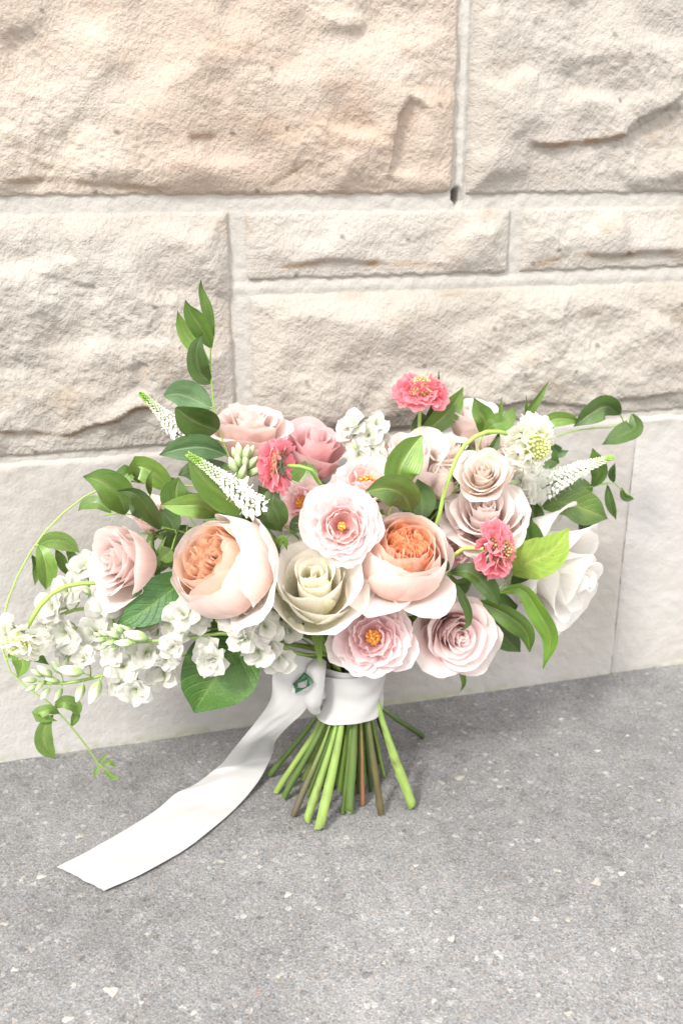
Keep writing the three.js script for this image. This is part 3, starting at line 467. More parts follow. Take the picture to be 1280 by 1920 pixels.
flower('blush_rose', 'pale apricot rose behind the bright pointed leaf at the top', 'rose', RG, [758, 872, 0.125], 82, facing(-0.1, 0.72, 0.62), withBase((R) => spiralRose(R, cols('#eec4ab', '#f4dbcd', '#f8e7df'), 6.6, { n: 20, open: 0.3, reflex: 0.3, tall: 1.15 }), 12), { depth: 0.7 });
const SPR = cols('#f0d0ab', '#f6e0ca', '#f9eadd'), SPI = cols('#f0c898', '#f5d9bb', '#f8e4d0');
const SG = 'cream spray roses at the right of the bouquet';
flower('spray_rose', 'small cream peach spray rose fully open under the white scabious', 'rose', SG, [905, 892, 0.170], 54, facing(-0.12, 0.46, 0.85), withBase((R) => spiralRose(R, SPR, 2.2, { n: 22, open: 0.6, reflex: 0.7, inner: SPI }), 13, '#8fae55'), { depth: 0.6 });
flower('spray_rose', 'cream spray rose partly covered by the curved scabious stem', 'rose', SG, [842, 850, 0.125], 52, facing(-0.15, 0.7, 0.65), withBase((R) => spiralRose(R, SPR, 7.2, { n: 18, open: 0.4, reflex: 0.5, inner: SPI }), 14, '#9bb95c'), { depth: 0.65 });
flower('spray_rose', 'closed cream spray rose bud beside the curved scabious stem', 'rose', SG, [826, 900, 0.145], 44, facing(0.06, 0.85, 0.5), withBase((R) => spiralRose(R, SPR, 4.9, { n: 14, open: 0.05, reflex: 0.1, tall: 1.15 }), 15, '#9bb95c', 60), { depth: 0.7 });
flower('spray_rose', 'cream spray rose with a folded outer petal highest in its cluster', 'rose', SG, [888, 792, 0.080], 58, facing(0.05, 0.86, 0.45), withBase((R) => spiralRose(R, cols('#e7b99e', '#f0d2c2', '#f5e2d8'), 3.9, { n: 20, open: 0.5, reflex: 0.8, tall: 1.1 }), 16), { depth: 0.7 });
flower('spray_rose', 'cream spray rose between the white scabious and the open one', 'rose', SG, [925, 848, 0.120], 50, facing(0.1, 0.5, 0.8), withBase((R) => spiralRose(R, SPR, 1.2, { n: 18, open: 0.5, reflex: 0.6 }), 17), { depth: 0.6 });
flower('blush_rose', 'wide pale blush rose behind the coral scabious with the brown cone', 'rose', RG, [908, 968, 0.168], 82, facing(-0.10, 0.55, 0.80), withBase((R) => spiralRose(R, cols('#efc7b6', '#f5ddd1', '#f8e8e0'), 8.8, { n: 24, open: 0.8, reflex: 0.8, pt: 0.1 }), 18), { depth: 0.6 });
flower('ruffled_rose', 'small dusty pink rose wedged beside the orange hearted garden rose', 'rose', RG, [856, 1030, 0.165], 54, facing(0.15, 0.3, 0.9), withBase((R) => openRose(R, cols('#eab0b0', '#f1cbc9', '#f5dcd9'), cols('#e6a3a4', '#edbdbc', '#f3d1cf'), 4.2, { n: 20, flat: 0.75, heart: false }), 19), { depth: 0.35 });
flower('white_rose', 'large white rose facing away under the yellow green leaf', 'rose', RG, [1028, 1066, 0.145], 118, facing(0.66, -0.30, 0.5), withBase((R) => spiralRose(R, cols('#e6e6bd', '#f3f2e2', '#f9f8f0'), 2.9, { n: 17, open: 0.55, reflex: 0.5, tall: 1.12, pt: 0.1 }), 20), { depth: 0.62 });
flower('pink_rose', 'pale pink rose mostly hidden behind the side turned blush rose', 'rose', RG, [285, 965, 0.105], 46, facing(0.05, 0.75, 0.55), withBase((R) => spiralRose(R, BLUSH, 5.5, { n: 14, open: 0.4, reflex: 0.5 }), 21), { depth: 0.6 });

// scabious: coral and white pincushions
const CORAL = cols('#ea7488', '#f39dab'), WSC = cols('#e4ead0', '#f4f5f0'), CONE = ['#7c5a4a', '#a87f62', '#b98f73', '#c9a884'], CONEG = ['#a8ad62', '#cdd08c', '#dcdda8', '#bfc37c'];
const CG = 'coral scabious flowers', WG = 'white scabious flowers';
flower('scabious', 'coral pink scabious standing upright with its tan cone on top', 'scabious', CG, [788, 738, 0.095], 52, facing(0.02, 0.86, 0.42), (R) => scabious(R, CORAL, ['#a07b55', '#cfa678', '#dbb88b', '#b98e66'], 4, {}), { depth: 0.1, neck: 0.06, stemR: 0.0019, via: [P(772, 860, 0.10)], tone: cols('#6f9a45', '#9bb766') });
flower('scabious', 'coral pink scabious bent over sideways beside pale green buds', 'scabious', CG, [528, 872, 0.195], 54, facing(-0.92, 0.10, -0.22), (R) => scabious(R, CORAL, ['#a07b55', '#cfa678', '#dbb88b', '#b98e66'], 9, { green: '#4f7338', bractL: 1.25 }), { depth: 0.0, neck: 0.025, stemR: 0.0019, via: [P(660, 985, 0.14), P(600, 908, 0.185)], tone: cols('#6f9a45', '#86a94e') });
flower('scabious', 'coral pink scabious with a brown cone leaning over the dusty pink rose', 'scabious', CG, [918, 1030, 0.228], 56, facing(0.86, 0.02, 0.42), (R) => scabious(R, CORAL, ['#6e4a3a', '#a87f5c', '#bd9a70', '#94694c'], 14, { green: '#5d8040' }), { depth: 0.0, neck: 0.03, stemR: 0.0022, via: [P(800, 1120, 0.20)], tone: cols('#7fa146', '#a4bf62') });
flower('scabious', 'white scabious with a green cone on a long arching stem', 'scabious', WG, [985, 828, 0.175], 58, facing(0.70, -0.40, 0.62), (R) => scabious(R, WSC, CONEG, 19, { dome: 0.46, high: 0.40 }), { depth: 0.0, neck: 0.012, stemR: 0.0022, via: [P(815, 990, 0.19), P(835, 915, 0.195), P(870, 835, 0.19), P(915, 809, 0.185), P(945, 812, 0.182)], tone: cols('#7d9c46', '#94ae56') });
flower('scabious', 'white scabious nodding down among the white stock by the trailing vine', 'scabious', WG, [45, 1188, 0.165], 56, facing(-0.42, -0.80, 0.25), (R) => scabious(R, WSC, CONEG, 25, { green: '#7f9c58', dome: 0.36 }), { depth: 0.0, neck: 0.012, stemR: 0.0022, via: [P(420, 1180, 0.14), P(250, 1105, 0.15), P(165, 1093, 0.155), P(110, 1105, 0.16), P(72, 1140, 0.165)], tone: cols('#7d9c46', '#94ae56') });

// stock: white florets along thick stems, green buds at the tip
function stock(label, path, florets, budList, { end = nextEnd++, r = 0.0028, spread = 0.0 } = {}) {
  const rest = path.map((q) => P(...q)), s = routed(end, rest), o = thing('stock_stem', label, 'stock', s.e, 'white stock stems'), r0 = mulberry(Math.round(path[0][0] * 3 + florets.length));
  stemOn(o, s.e, s.pts, s.r, [s.tone[0], col('#8aa558')], 0.0018, path[0][0]);
  const nearest = (p) => { const line = new THREE.CatmullRomCurve3([s.pts[2], ...rest]).getPoints(60); let b = line[0]; for (const q of line) if (q.distanceTo(p) < b.distanceTo(p)) b = q; return b; };
  for (const [x, y, w, rp, fx = 0, fy = 0.1, ft = 1] of florets) {
    const c = P(x, y, w), R = rp * mm(c) * 1.2, ax = facing(fx + (r0() - 0.5) * 0.5, fy + (r0() - 0.5) * 0.5, ft), f = new THREE.Group(), back = c.clone().addScaledVector(ax, -R * 0.5);
    f.name = 'floret'; f.position.copy(back).sub(s.e); f.quaternion.copy(quatY(ax)); o.add(f);
    const turn = r0() * 6;
    for (let k = 0; k < 4; k++) { const m = part(f, 'petal', stockPetals[Math.floor(r0() * 8)], petalMat); m.scale.setScalar(R * (0.92 + 0.2 * r0())); m.rotation.y = turn + k * Math.PI / 2 + (r0() - 0.5) * 0.8; m.rotation.z = (r0() - 0.5) * 0.5; }
    for (let k = 0; k < 2; k++) { const m = part(f, 'petal', innerPetals[Math.floor(r0() * 4)], petalMat); m.scale.setScalar(R * (0.8 + 0.35 * r0())); m.rotation.y = turn + 0.7 + k * 2.1 + (r0() - 0.5); m.position.y = R * 0.04; }
    const cal = part(f, 'calyx', calyxGeo, stemMat); cal.scale.setScalar(R * 0.9);
    const j = nearest(back), e2 = back.clone().addScaledVector(ax, -R * 0.45); part(o, 'pedicel', tube([j, j.clone().lerp(e2, 0.5).addScaledVector(ax, -R * 0.25), e2].map((p) => p.clone().sub(s.e)), 0.0009, col('#9db86a'), { seg: 8, rad: 5 }), stemMat);
  }
  for (const [x, y, w, lp, dx, dy, kind = 'green'] of budList) {
    const c = P(x, y, w), L = lp * mm(c), ax = facing(dx, dy, 0.25), b0 = c.clone().addScaledVector(ax, -L / 2), m = part(o, 'bud', buds[kind], beadMat, b0.clone().sub(s.e), quatY(ax)); m.scale.set(L * 1.05, L, L * 1.05);
    const j = nearest(b0); part(o, 'pedicel', tube([j, j.clone().lerp(b0, 0.5).addScaledVector(ax, -L * 0.15), b0].map((p) => p.clone().sub(s.e)), 0.0008, col('#9db86a'), { seg: 8, rad: 5 }), stemMat);
  }
  return o;
}
stock('white stock stem with open florets and a green tip above the big veined leaf', [[520, 1215, 0.19], [430, 1188, 0.205], [340, 1198, 0.20], [255, 1203, 0.195], [200, 1200, 0.19]],
  [[342, 1150, .215, 34, -.1, .4], [372, 1160, .21, 26, .3, .2], [330, 1178, .20, 30], [325, 1216, .225, 28, 0, -.3], [388, 1222, .215, 30, -.2, 0], [396, 1240, .225, 32, .1, -.4], [312, 1240, .20, 26, -.2, -.6]],
  [[255, 1192, .20, 46, -.9, .3, 'white'], [232, 1206, .205, 34, -.9, .1, 'white'], [238, 1180, .19, 34, -.8, .5], [222, 1178, .195, 26, -.6, .7], [212, 1190, .195, 28, -.8, .4], [196, 1188, .19, 24, -.9, .4], [188, 1200, .19, 24, -1, 0], [195, 1212, .19, 24, -.8, -.4], [206, 1206, .20, 22, -.8, -.1], [184, 1190, .188, 18, -1, .4], [215, 1214, .195, 26, -.7, -.5]], { end: 3 });
stock('lowest white stock stem reaching out with drooping florets and green buds', [[510, 1225, 0.16], [400, 1222, 0.165], [300, 1236, 0.17], [210, 1262, 0.17], [130, 1280, 0.165], [75, 1280, 0.16]],
  [[270, 1222, .185, 36, -.1, .2], [232, 1248, .185, 34], [255, 1296, .195, 34, 0, -.5], [305, 1262, .18, 36, .1, -.3], [210, 1226, .175, 30, -.3, .3], [155, 1232, .165, 26, -.3, .4], [220, 1286, .18, 26, -.2, -.3]],
  [[132, 1258, .175, 48, -.95, .2, 'white'], [178, 1298, .185, 46, -.35, -.9, 'white'], [150, 1300, .175, 34, -.3, -.9, 'white'], [85, 1300, .165, 26, -.5, -.8, 'white'], [84, 1258, .165, 34, -.7, .6, 'white'], [105, 1250, .17, 30, -.5, .8], [70, 1262, .16, 26, -.8, .5], [56, 1275, .16, 26, -1, .1], [60, 1290, .16, 24, -.9, -.4], [75, 1286, .165, 24, -.6, -.7], [98, 1275, .165, 26, -.9, .2], [110, 1302, .165, 26, -.4, -.9]], { end: 2 });
stock('broad white stock stem crowded with florets behind the nodding scabious', [[500, 1200, 0.13], [380, 1175, 0.125], [280, 1150, 0.125], [190, 1140, 0.13], [120, 1150, 0.13], [85, 1190, 0.13]],
  [[152, 1062, .12, 34, -.3, .6], [118, 1108, .135, 36, -.4, .4], [196, 1122, .15, 38, 0, .3], [95, 1140, .14, 36, -.4, .1], [232, 1158, .15, 36, .1, .1], [118, 1190, .15, 40, -.2, -.2], [175, 1190, .15, 36, 0, -.3], [135, 1225, .14, 36, -.1, -.5], [80, 1175, .125, 30, -.5, 0], [205, 1082, .115, 28, 0, .7], [268, 1172, .14, 30, .1, 0]], [[160, 1105, .14, 30, -.6, .6, 'white'], [75, 1205, .135, 30, -.8, -.3, 'white'], [125, 1240, .145, 28, -.4, -.8, 'white'], [215, 1180, .155, 30, .2, -.8, 'white'], [290, 1190, .14, 32, -.2, -.8, 'white']]);
stock('short white stock stem with crinkled florets against the ribbon knot', [[560, 1225, 0.185], [500, 1195, 0.20], [455, 1172, 0.205]],
  [[462, 1140, .222, 38, .1, .3], [440, 1162, .222, 34, -.3, .2], [452, 1196, .232, 34, -.2, 0], [500, 1178, .225, 36, .2, .2], [480, 1222, .23, 34, 0, -.3], [520, 1238, .22, 34, .2, -.4], [545, 1180, .205, 28, .3, .2], [500, 1215, .22, 34, .1, -.2]], []);
stock('upright white stock with round buds behind the half hidden blush rose', [[680, 980, 0.125], [690, 880, 0.105], [688, 820, 0.10], [682, 790, 0.098]],
  [[660, 792, .11, 30, -.3, .5], [706, 795, .11, 26, .4, .4], [648, 812, .11, 24, -.5, .2], [690, 818, .12, 24, .1, .1], [700, 842, .125, 26, .3, 0], [672, 850, .125, 28, -.2, 0], [718, 820, .11, 18, .5, .1]],
  [[665, 836, .12, 26, -.3, .8], [680, 842, .122, 24, 0, .9], [655, 845, .115, 24, -.5, .6], [690, 838, .12, 22, .3, .8]]);
stock('pale green stock buds in a loose cluster by the white veronica spike', [[520, 1020, 0.16], [468, 955, 0.165], [452, 900, 0.165], [455, 862, 0.16]], [],
  [[418, 888, .175, 30, -.6, .5, 'white'], [437, 872, .172, 34, -.4, .9], [462, 850, .17, 34, .2, .9], [448, 845, .168, 32, -.1, 1], [472, 868, .17, 34, .6, .6], [458, 908, .18, 36, .4, .7, 'white'], [455, 885, .178, 32, .3, .8], [470, 848, .165, 30, .4, .9], [440, 850, .165, 26, -.3, 1], [478, 884, .172, 34, .8, .4], [460, 866, .172, 30, .1, .9], [446, 862, .172, 28, -.2, .9]]);
stock('small white stock florets hidden between spray roses and the slim spikes', [[850, 1010, 0.12], [930, 940, 0.125], [985, 905, 0.125], [1000, 890, 0.12]],
  [[1000, 918, .14, 28, .3, -.2], [975, 900, .14, 26, -.2, .1], [985, 928, .145, 22, .1, -.4], [1000, 885, .13, 24, .3, .4], [955, 815, .115, 22, 0, .4]], [[965, 925, .145, 26, -.4, -.6], [960, 905, .145, 24, -.7, 0]]);

// veronica: slim tapering spikes packed with tiny florets
function veronica(label, path, rp, end = nextEnd++) {
  const pts = path.map((q) => P(...q)), s = routed(end, [P(lerp(640, path[0][0], 0.55), lerp(1230, path[0][1], 0.6), 0.15), ...pts]), o = thing('veronica_spike', label, 'veronica', s.e, 'white veronica spikes');
  stemOn(o, s.e, s.pts, s.r, s.tone, 0.0009, rp, 1);
  const n = pts.length, A = pts[n - 2], B = pts[n - 1], curve = new THREE.CatmullRomCurve3(n > 3 ? pts.slice(-3) : [A, A.clone().lerp(B, 0.5).add(V3(0, 0.003, 0)), B]), L = curve.getLength(), R = rp * mm(A), gs = [], r = mulberry(rp * 31 + Math.round(path[0][0])), N = Math.round(L / 0.0011 * 3.2);
  const white = col('#f4f5ee'), cream = col('#e6ecd2'), green = col('#8fb44e');
  for (let i = 0; i < N; i++) {
    const t = Math.pow((i + r()) / N, 0.92), p = curve.getPointAt(clamp(t)), tan = curve.getTangentAt(clamp(t)), a = i * 2.39996, side = new THREE.Vector3().crossVectors(tan, V3(0.3, 0.2, 1)).normalize().applyAxisAngle(tan, a), rad = R * (1 - 0.82 * t) * (t > 0.55 ? 0.85 : 0.75 + 0.3 * r());
    const sz = R * lerp(0.20, 0.10, t) * (0.8 + 0.4 * r()), c = t > 0.86 ? green.clone() : cream.clone().lerp(white, clamp(1.2 - t * 1.2)).lerp(green, smooth(0.55, 0.9, t) * 0.6);
    let g; if (t < 0.6 && r() < 0.7) { g = new THREE.ConeGeometry(sz * 1.25, sz * 1.3, 5, 1, true); g.rotateX(Math.PI); } else { g = new THREE.IcosahedronGeometry(sz * 0.85, 0); g.scale(0.8, 1.4, 0.8); }
    g.applyQuaternion(quatY(side.clone().addScaledVector(tan, 0.5 + 0.8 * t).normalize())); g.translate(...p.clone().addScaledVector(side, rad).sub(s.e).toArray());
    g = g.index ? g.toNonIndexed() : g; g.deleteAttribute('uv'); gs.push(tint(g, c.multiplyScalar(0.94 + 0.12 * r())));
    if (t < 0.5 && i % 5 === 0) { let f = new THREE.CylinderGeometry(0.00016, 0.0002, R * 0.5, 3).applyQuaternion(quatY(side)); f.translate(...p.clone().addScaledVector(side, rad + R * 0.25).sub(s.e).toArray()); f = f.toNonIndexed(); f.deleteAttribute('uv'); gs.push(tint(f, white)); }
  }
  const g = mergeGeometries(gs); g.computeVertexNormals(); const m = part(o, 'florets', g, beadMat2); m.userData.kind = 'stuff'; return o;
}
const beadMat2 = new THREE.MeshStandardMaterial({ vertexColors: true, roughness: 0.85, side: THREE.DoubleSide });
veronica('white veronica spike pointing at the wall below the tall leafy sprig', [[430, 900, 0.11], [356, 836, 0.105], [262, 736, 0.105]], 21);
veronica('white veronica spike lying over a leaf above the pale peach garden rose', [[560, 1010, 0.175], [488, 958, 0.20], [352, 851, 0.195]], 24);
veronica('white veronica spike with a green tip reaching over the olive leaf', [[930, 960, 0.13], [1022, 912, 0.135], [1150, 856, 0.125]], 22);
veronica('short greenish veronica spike lying behind the longer one', [[900, 950, 0.11], [985, 912, 0.105], [1072, 876, 0.10]], 17);
// ------------------------------------------------------------------ leafy stems
const DK = ['#3c5522', '#4a6629', '#72884d'], MID = ['#4e6d27', '#5e7e31', '#8ba25d'], LT = ['#688939', '#799a45', '#a1b771'], YL = ['#93b33f', '#a3c04f', '#bcd07a'], BL = ['#48693f', '#5e7d52', '#8ba27a'], OL = ['#4f682c', '#637f38', '#8ea05b'];
// leaves: [points, width in photo pixels, palette, {..., vein: 'net' | 'thin'}]
function sprig(name, label, category, path, leaves, { end = nextEnd++, r1 = 0.0008, tone = cols('#6f9440', '#7fa348'), group } = {}) {
  const s = routed(end, path.map((q) => P(...q))), o = thing(name, label, category, s.e, group);
  stemOn(o, s.e, s.pts, s.r, [s.tone[0], tone[1]], r1, path[0][0] + path[0][1], 1);
  const line = new THREE.CatmullRomCurve3(s.pts.slice(2), false, 'centripetal').getPoints(80);
  leaves.forEach(([pts, wpx, pal, op = {}], i) => {
    const q = pts.map((p) => P(p[0], p[1], p[2])), width = wpx * mm(q[0]) / Math.max(0.35, Math.cos(op.roll ?? 0));
    const g = leafGeo(q, width, { c: pal, seed: i * 3.3 + path[0][0] * 0.1, ...op }); g.translate(-s.e.x, -s.e.y, -s.e.z);
    part(o, 'leaf', g, op.vein === 'net' ? leafNetMat : op.vein === 'thin' ? leafThinMat : leafMat);
    let b = line[0]; for (const k of line) if (k.distanceTo(q[0]) < b.distanceTo(q[0])) b = k;
    if (b.distanceTo(q[0]) > 0.002) part(o, 'leaf_stalk', tube([b, b.clone().lerp(q[0], 0.5).add(V3(0, 0.001, 0)), q[0], q[0].clone().lerp(q[1], 0.08)].map((p) => p.clone().sub(s.e)), 0.0008, tone[1], { seg: 8, rad: 5 }), stemMat);
  });
  return o;
}
const LG = 'leafy stems of the bouquet';
sprig('leafy_sprig', 'tall slender leafy sprig rising higher than all flowers', 'greenery', [[500, 1010, .14], [432, 862, .125], [408, 795, .115], [396, 712, .11], [395, 660, .108], [401, 630, .107]], [
  [[[401, 632, .107], [389, 585, .11], [376, 540, .112], [377, 524, .113]], 20, MID, { roll: .5 }],
  [[[397, 653, .108], [374, 610, .115], [353, 578, .118], [348, 562, .118]], 38, MID, { roll: -.2 }],
  [[[393, 681, .108], [360, 645, .10], [340, 610, .098], [333, 582, .098]], 30, LT, { roll: .3 }],
  [[[396, 718, .11], [374, 695, .118], [368, 655, .12], [380, 624, .118]], 40, DK, { roll: .2, shape: .8 }],
  [[[397, 765, .113], [365, 748, .108], [335, 738, .106], [308, 742, .108]], 58, BL, { blunt: .6, roll: .1 }],
  [[[409, 806, .117], [378, 795, .13], [350, 780, .135], [330, 764, .135]], 62, DK, { blunt: .7, roll: -.35 }],
  [[[425, 852, .124], [380, 838, .13], [335, 842, .13], [299, 853, .128]], 50, BL, { roll: -.2 }],
  [[[430, 872, .125], [390, 885, .115], [350, 885, .11], [335, 892, .108]], 48, DK, { roll: .4 }]], { group: LG, end: 7 });
sprig('leafy_sprig', 'leafy sprig with glossy leaves spread above the side turned blush rose', 'greenery', [[470, 1060, .14], [350, 1000, .15], [290, 985, .16], [238, 962, .165], [196, 966, .165]], [
  [[[236, 964, .165], [222, 930, .175], [190, 902, .18], [156, 894, .18]], 62, MID, { roll: .2, fold: .35 }],
  [[[300, 994, .16], [282, 962, .175], [252, 925, .185], [220, 920, .185]], 36, DK, { roll: -.3, fold: .4 }],
  [[[209, 962, .165], [185, 944, .16], [160, 946, .155], [147, 958, .155]], 26, MID, { roll: .4 }],
  [[[262, 972, .165], [258, 955, .17], [240, 944, .17]], 30, BL, {}],
  [[[330, 1000, .155], [318, 975, .15], [300, 955, .145]], 40, DK, { roll: .3 }],
  [[[410, 968, .16], [372, 948, .18], [335, 948, .18], [301, 947, .175]], 44, LT, { roll: -.2, fold: .35 }],
  [[[322, 1030, .155], [310, 1042, .165], [298, 1050, .165]], 34, LT, { vein: 'thin' }],
  [[[352, 985, .14], [330, 1010, .14], [318, 1045, .14]], 46, DK, {}],
  [[[282, 930, .155], [280, 900, .165], [288, 880, .165]], 12, MID, {}]], { group: LG });
sprig('leafy_sprig', 'broad mid green leaf lying under the white veronica spike', 'greenery', [[540, 1060, .14], [490, 985, .165], [470, 962, .175]], [
  [[[470, 962, .175], [425, 935, .18], [380, 895, .18], [352, 862, .178]], 62, MID, { roll: .25, fold: .3 }],
  [[[455, 975, .165], [400, 955, .14], [352, 925, .13]], 56, BL, { roll: .3 }],
  [[[480, 985, .17], [500, 945, .17], [485, 910, .165]], 40, DK, {}],
  [[[470, 1000, .16], [440, 960, .15], [445, 920, .15]], 56, DK, {}]], { group: LG });
sprig('trailing_vine', 'thin trailing vine looping out past the stock and down to the pavement', 'vine', [[560, 1060, .12], [430, 930, .10], [380, 912, .085], [300, 910, .075], [232, 902, .075], [168, 926, .09], [105, 975, .10], [58, 1035, .105], [20, 1112, .11], [4, 1180, .115], [12, 1245, .12], [45, 1285, .125], [95, 1320, .135], [138, 1368, .13], [172, 1412, .12], [192, 1440, .115], [212, 1452, .11]], [
  [[[240, 900, .075], [245, 882, .08], [232, 895, .085], [216, 928, .085]], 32, MID, { roll: .2, fold: .4 }],
  [[[262, 905, .075], [258, 875, .085], [285, 885, .09], [328, 926, .09]], 46, LT, { fold: .4, roll: .2 }],
  [[[300, 909, .075], [315, 902, .075], [330, 896, .075]], 12, LT, {}],
  [[[70, 1022, .105], [100, 1012, .11], [125, 1018, .112], [150, 1036, .112]], 34, LT, { vein: 'thin', roll: .2 }],
  [[[72, 1022, .105], [82, 1042, .115], [88, 1075, .117], [86, 1106, .115]], 38, LT, { roll: -.2, fold: .5 }],
  [[[60, 1040, .105], [70, 1060, .10], [66, 1098, .10]], 16, MID, { roll: .3 }],
  [[[105, 1030, .108], [115, 1050, .105], [126, 1079, .105]], 20, MID, {}],
  [[[125, 1032, .108], [136, 1045, .105], [132, 1062, .105]], 18, MID, {}],
  [[[16, 1232, .118], [33, 1225, .125], [42, 1245, .128], [34, 1271, .128]], 32, LT, { roll: .2 }],
  [[[22, 1238, .12], [62, 1228, .125], [92, 1246, .125]], 22, MID, { roll: .3 }],
  [[[104, 1328, .135], [118, 1316, .14], [140, 1322, .142], [148, 1345, .14]], 26, LT, {}],
  [[[112, 1338, .135], [92, 1330, .142], [70, 1340, .142], [108, 1352, .14]], 22, LT, {}],
  [[[100, 1340, .133], [86, 1360, .14], [84, 1395, .14], [106, 1424, .138]], 34, LT, { vein: 'thin' }],
  [[[135, 1362, .13], [142, 1345, .13], [146, 1325, .13]], 16, MID, {}],
  [[[190, 1436, .115], [205, 1430, .117], [218, 1438, .117]], 9, LT, {}], [[[188, 1432, .115], [180, 1448, .117], [176, 1458, .117]], 9, LT, {}], [[[196, 1444, .114], [208, 1456, .116], [226, 1460, .116]], 9, LT, {}], [[[186, 1430, .116], [196, 1420, .117], [200, 1410, .117]], 7, LT, {}]], { group: 'trailing vines', r1: 0.0009, tone: cols('#7fa146', '#9cbc5e') });
sprig('veined_leaf_stem', 'dark veined leaf slanting below the side turned blush rose', 'greenery', [[480, 1150, .15], [360, 1082, .165]], [
  [[[352, 1076, .168], [315, 1110, .185], [268, 1145, .19], [220, 1171, .188]], 78, ['#35602a', '#447332', '#7a9d55'], { vein: 'net', roll: .15, fold: .2, shape: .85 }],
  [[[345, 1128, .165], [310, 1150, .175], [250, 1182, .178]], 22, LT, { fold: .5 }]], { group: LG, end: 1 });
sprig('veined_leaf_stem', 'big veined leaf hanging point down beneath the white stock', 'greenery', [[560, 1232, .165], [500, 1215, .17], [462, 1205, .175]], [
  [[[456, 1200, .176], [425, 1240, .19], [390, 1290, .195], [364, 1336, .19]], 142, ['#406527', '#4c722d', '#77954f'], { vein: 'net', roll: -.1, fold: .22, shape: .72, blunt: .2 }]], { group: LG, end: 4 });
sprig('leafy_sprig', 'bright pointed leaf and olive leaf standing between the blush roses', 'greenery', [[700, 1080, .17], [720, 990, .18], [740, 930, .185]], [
  [[[756, 926, .178], [748, 885, .185], [765, 850, .182], [790, 816, .175]], 66, LT, { roll: .35, fold: .45 }],
  [[[772, 958, .19], [752, 925, .205], [722, 915, .21], [684, 922, .212]], 62, OL, { roll: -.25, fold: .25, blunt: .3 }],
  [[[790, 978, .18], [790, 940, .175], [782, 898, .17]], 50, DK, { roll: .3, fold: .4 }],
  [[[800, 960, .15], [815, 930, .145], [840, 915, .145]], 46, DK, {}],
  [[[730, 960, .16], [700, 930, .15], [660, 920, .15]], 60, DK, {}]], { group: LG, end: 9 });
sprig('leafy_sprig', 'serrated dark leaf under the sideways coral scabious', 'greenery', [[600, 1090, .17], [540, 1020, .185], [528, 995, .19]], [
  [[[528, 996, .19], [520, 965, .20], [510, 940, .20], [520, 905, .195]], 42, DK, { wave: .12, roll: .2 }],
  [[[522, 1040, .19], [518, 1022, .205], [532, 1010, .21], [538, 1032, .21]], 18, MID, {}],
  [[[545, 1000, .18], [560, 985, .18], [580, 968, .18]], 36, DK, {}]], { group: LG });
sprig('leafy_sprig', 'glossy curling leaves drooping over the dusty pink rose', 'greenery', [[700, 1170, .19], [790, 1110, .205], [845, 1076, .22]], [
  [[[842, 1074, .222], [878, 1072, .235], [912, 1100, .238], [936, 1135, .235]], 38, DK, { roll: -.35, fold: .4 }],
  [[[840, 1082, .22], [862, 1112, .235], [878, 1150, .24], [876, 1172, .24], [862, 1184, .238]], 17, DK, { roll: .4 }],
  [[[838, 1076, .22], [826, 1096, .22], [812, 1102, .218]], 26, LT, { vein: 'thin' }],
  [[[840, 1070, .22], [826, 1058, .222], [812, 1066, .222]], 24, DK, {}],
  [[[840, 1120, .19], [815, 1150, .18], [795, 1180, .175]], 44, DK, {}]], { group: LG, end: 11 });
sprig('leafy_sprig', 'arching green leaves hanging below the yellow green leaf', 'greenery', [[740, 1190, .165], [860, 1140, .17], [900, 1125, .18], [940, 1100, .185]], [
  [[[893, 1126, .18], [945, 1150, .20], [985, 1185, .20], [993, 1222, .195]], 40, MID, { roll: .4, fold: .5 }],
  [[[934, 1112, .185], [975, 1104, .20], [1010, 1150, .205], [1032, 1200, .20], [1018, 1254, .195]], 36, ['#648c30', '#769c3b', '#a0b86d'], { roll: .35, fold: .5 }],
  [[[912, 1160, .17], [935, 1185, .165], [975, 1222, .155]], 46, DK, { roll: .3 }],
  [[[900, 1140, .175], [930, 1140, .17], [970, 1135, .165]], 60, DK, { roll: -.2 }],
  [[[962, 1076, .19], [992, 1052, .215], [1030, 1035, .22], [1066, 990, .215]], 74, YL, { vein: 'thin', roll: .1, fold: .22, shape: .9 }],
  [[[958, 1098, .182], [985, 1060, .19], [992, 1010, .19], [972, 962, .185]], 50, DK, { roll: .45, fold: .4 }],
  [[[858, 1215, .165], [866, 1262, .17], [869, 1282, .17], [862, 1298, .168]], 12, MID, {}],
  [[[830, 1150, .165], [880, 1235, .15], [905, 1250, .145]], 40, DK, {}]], { group: LG, end: 15 });
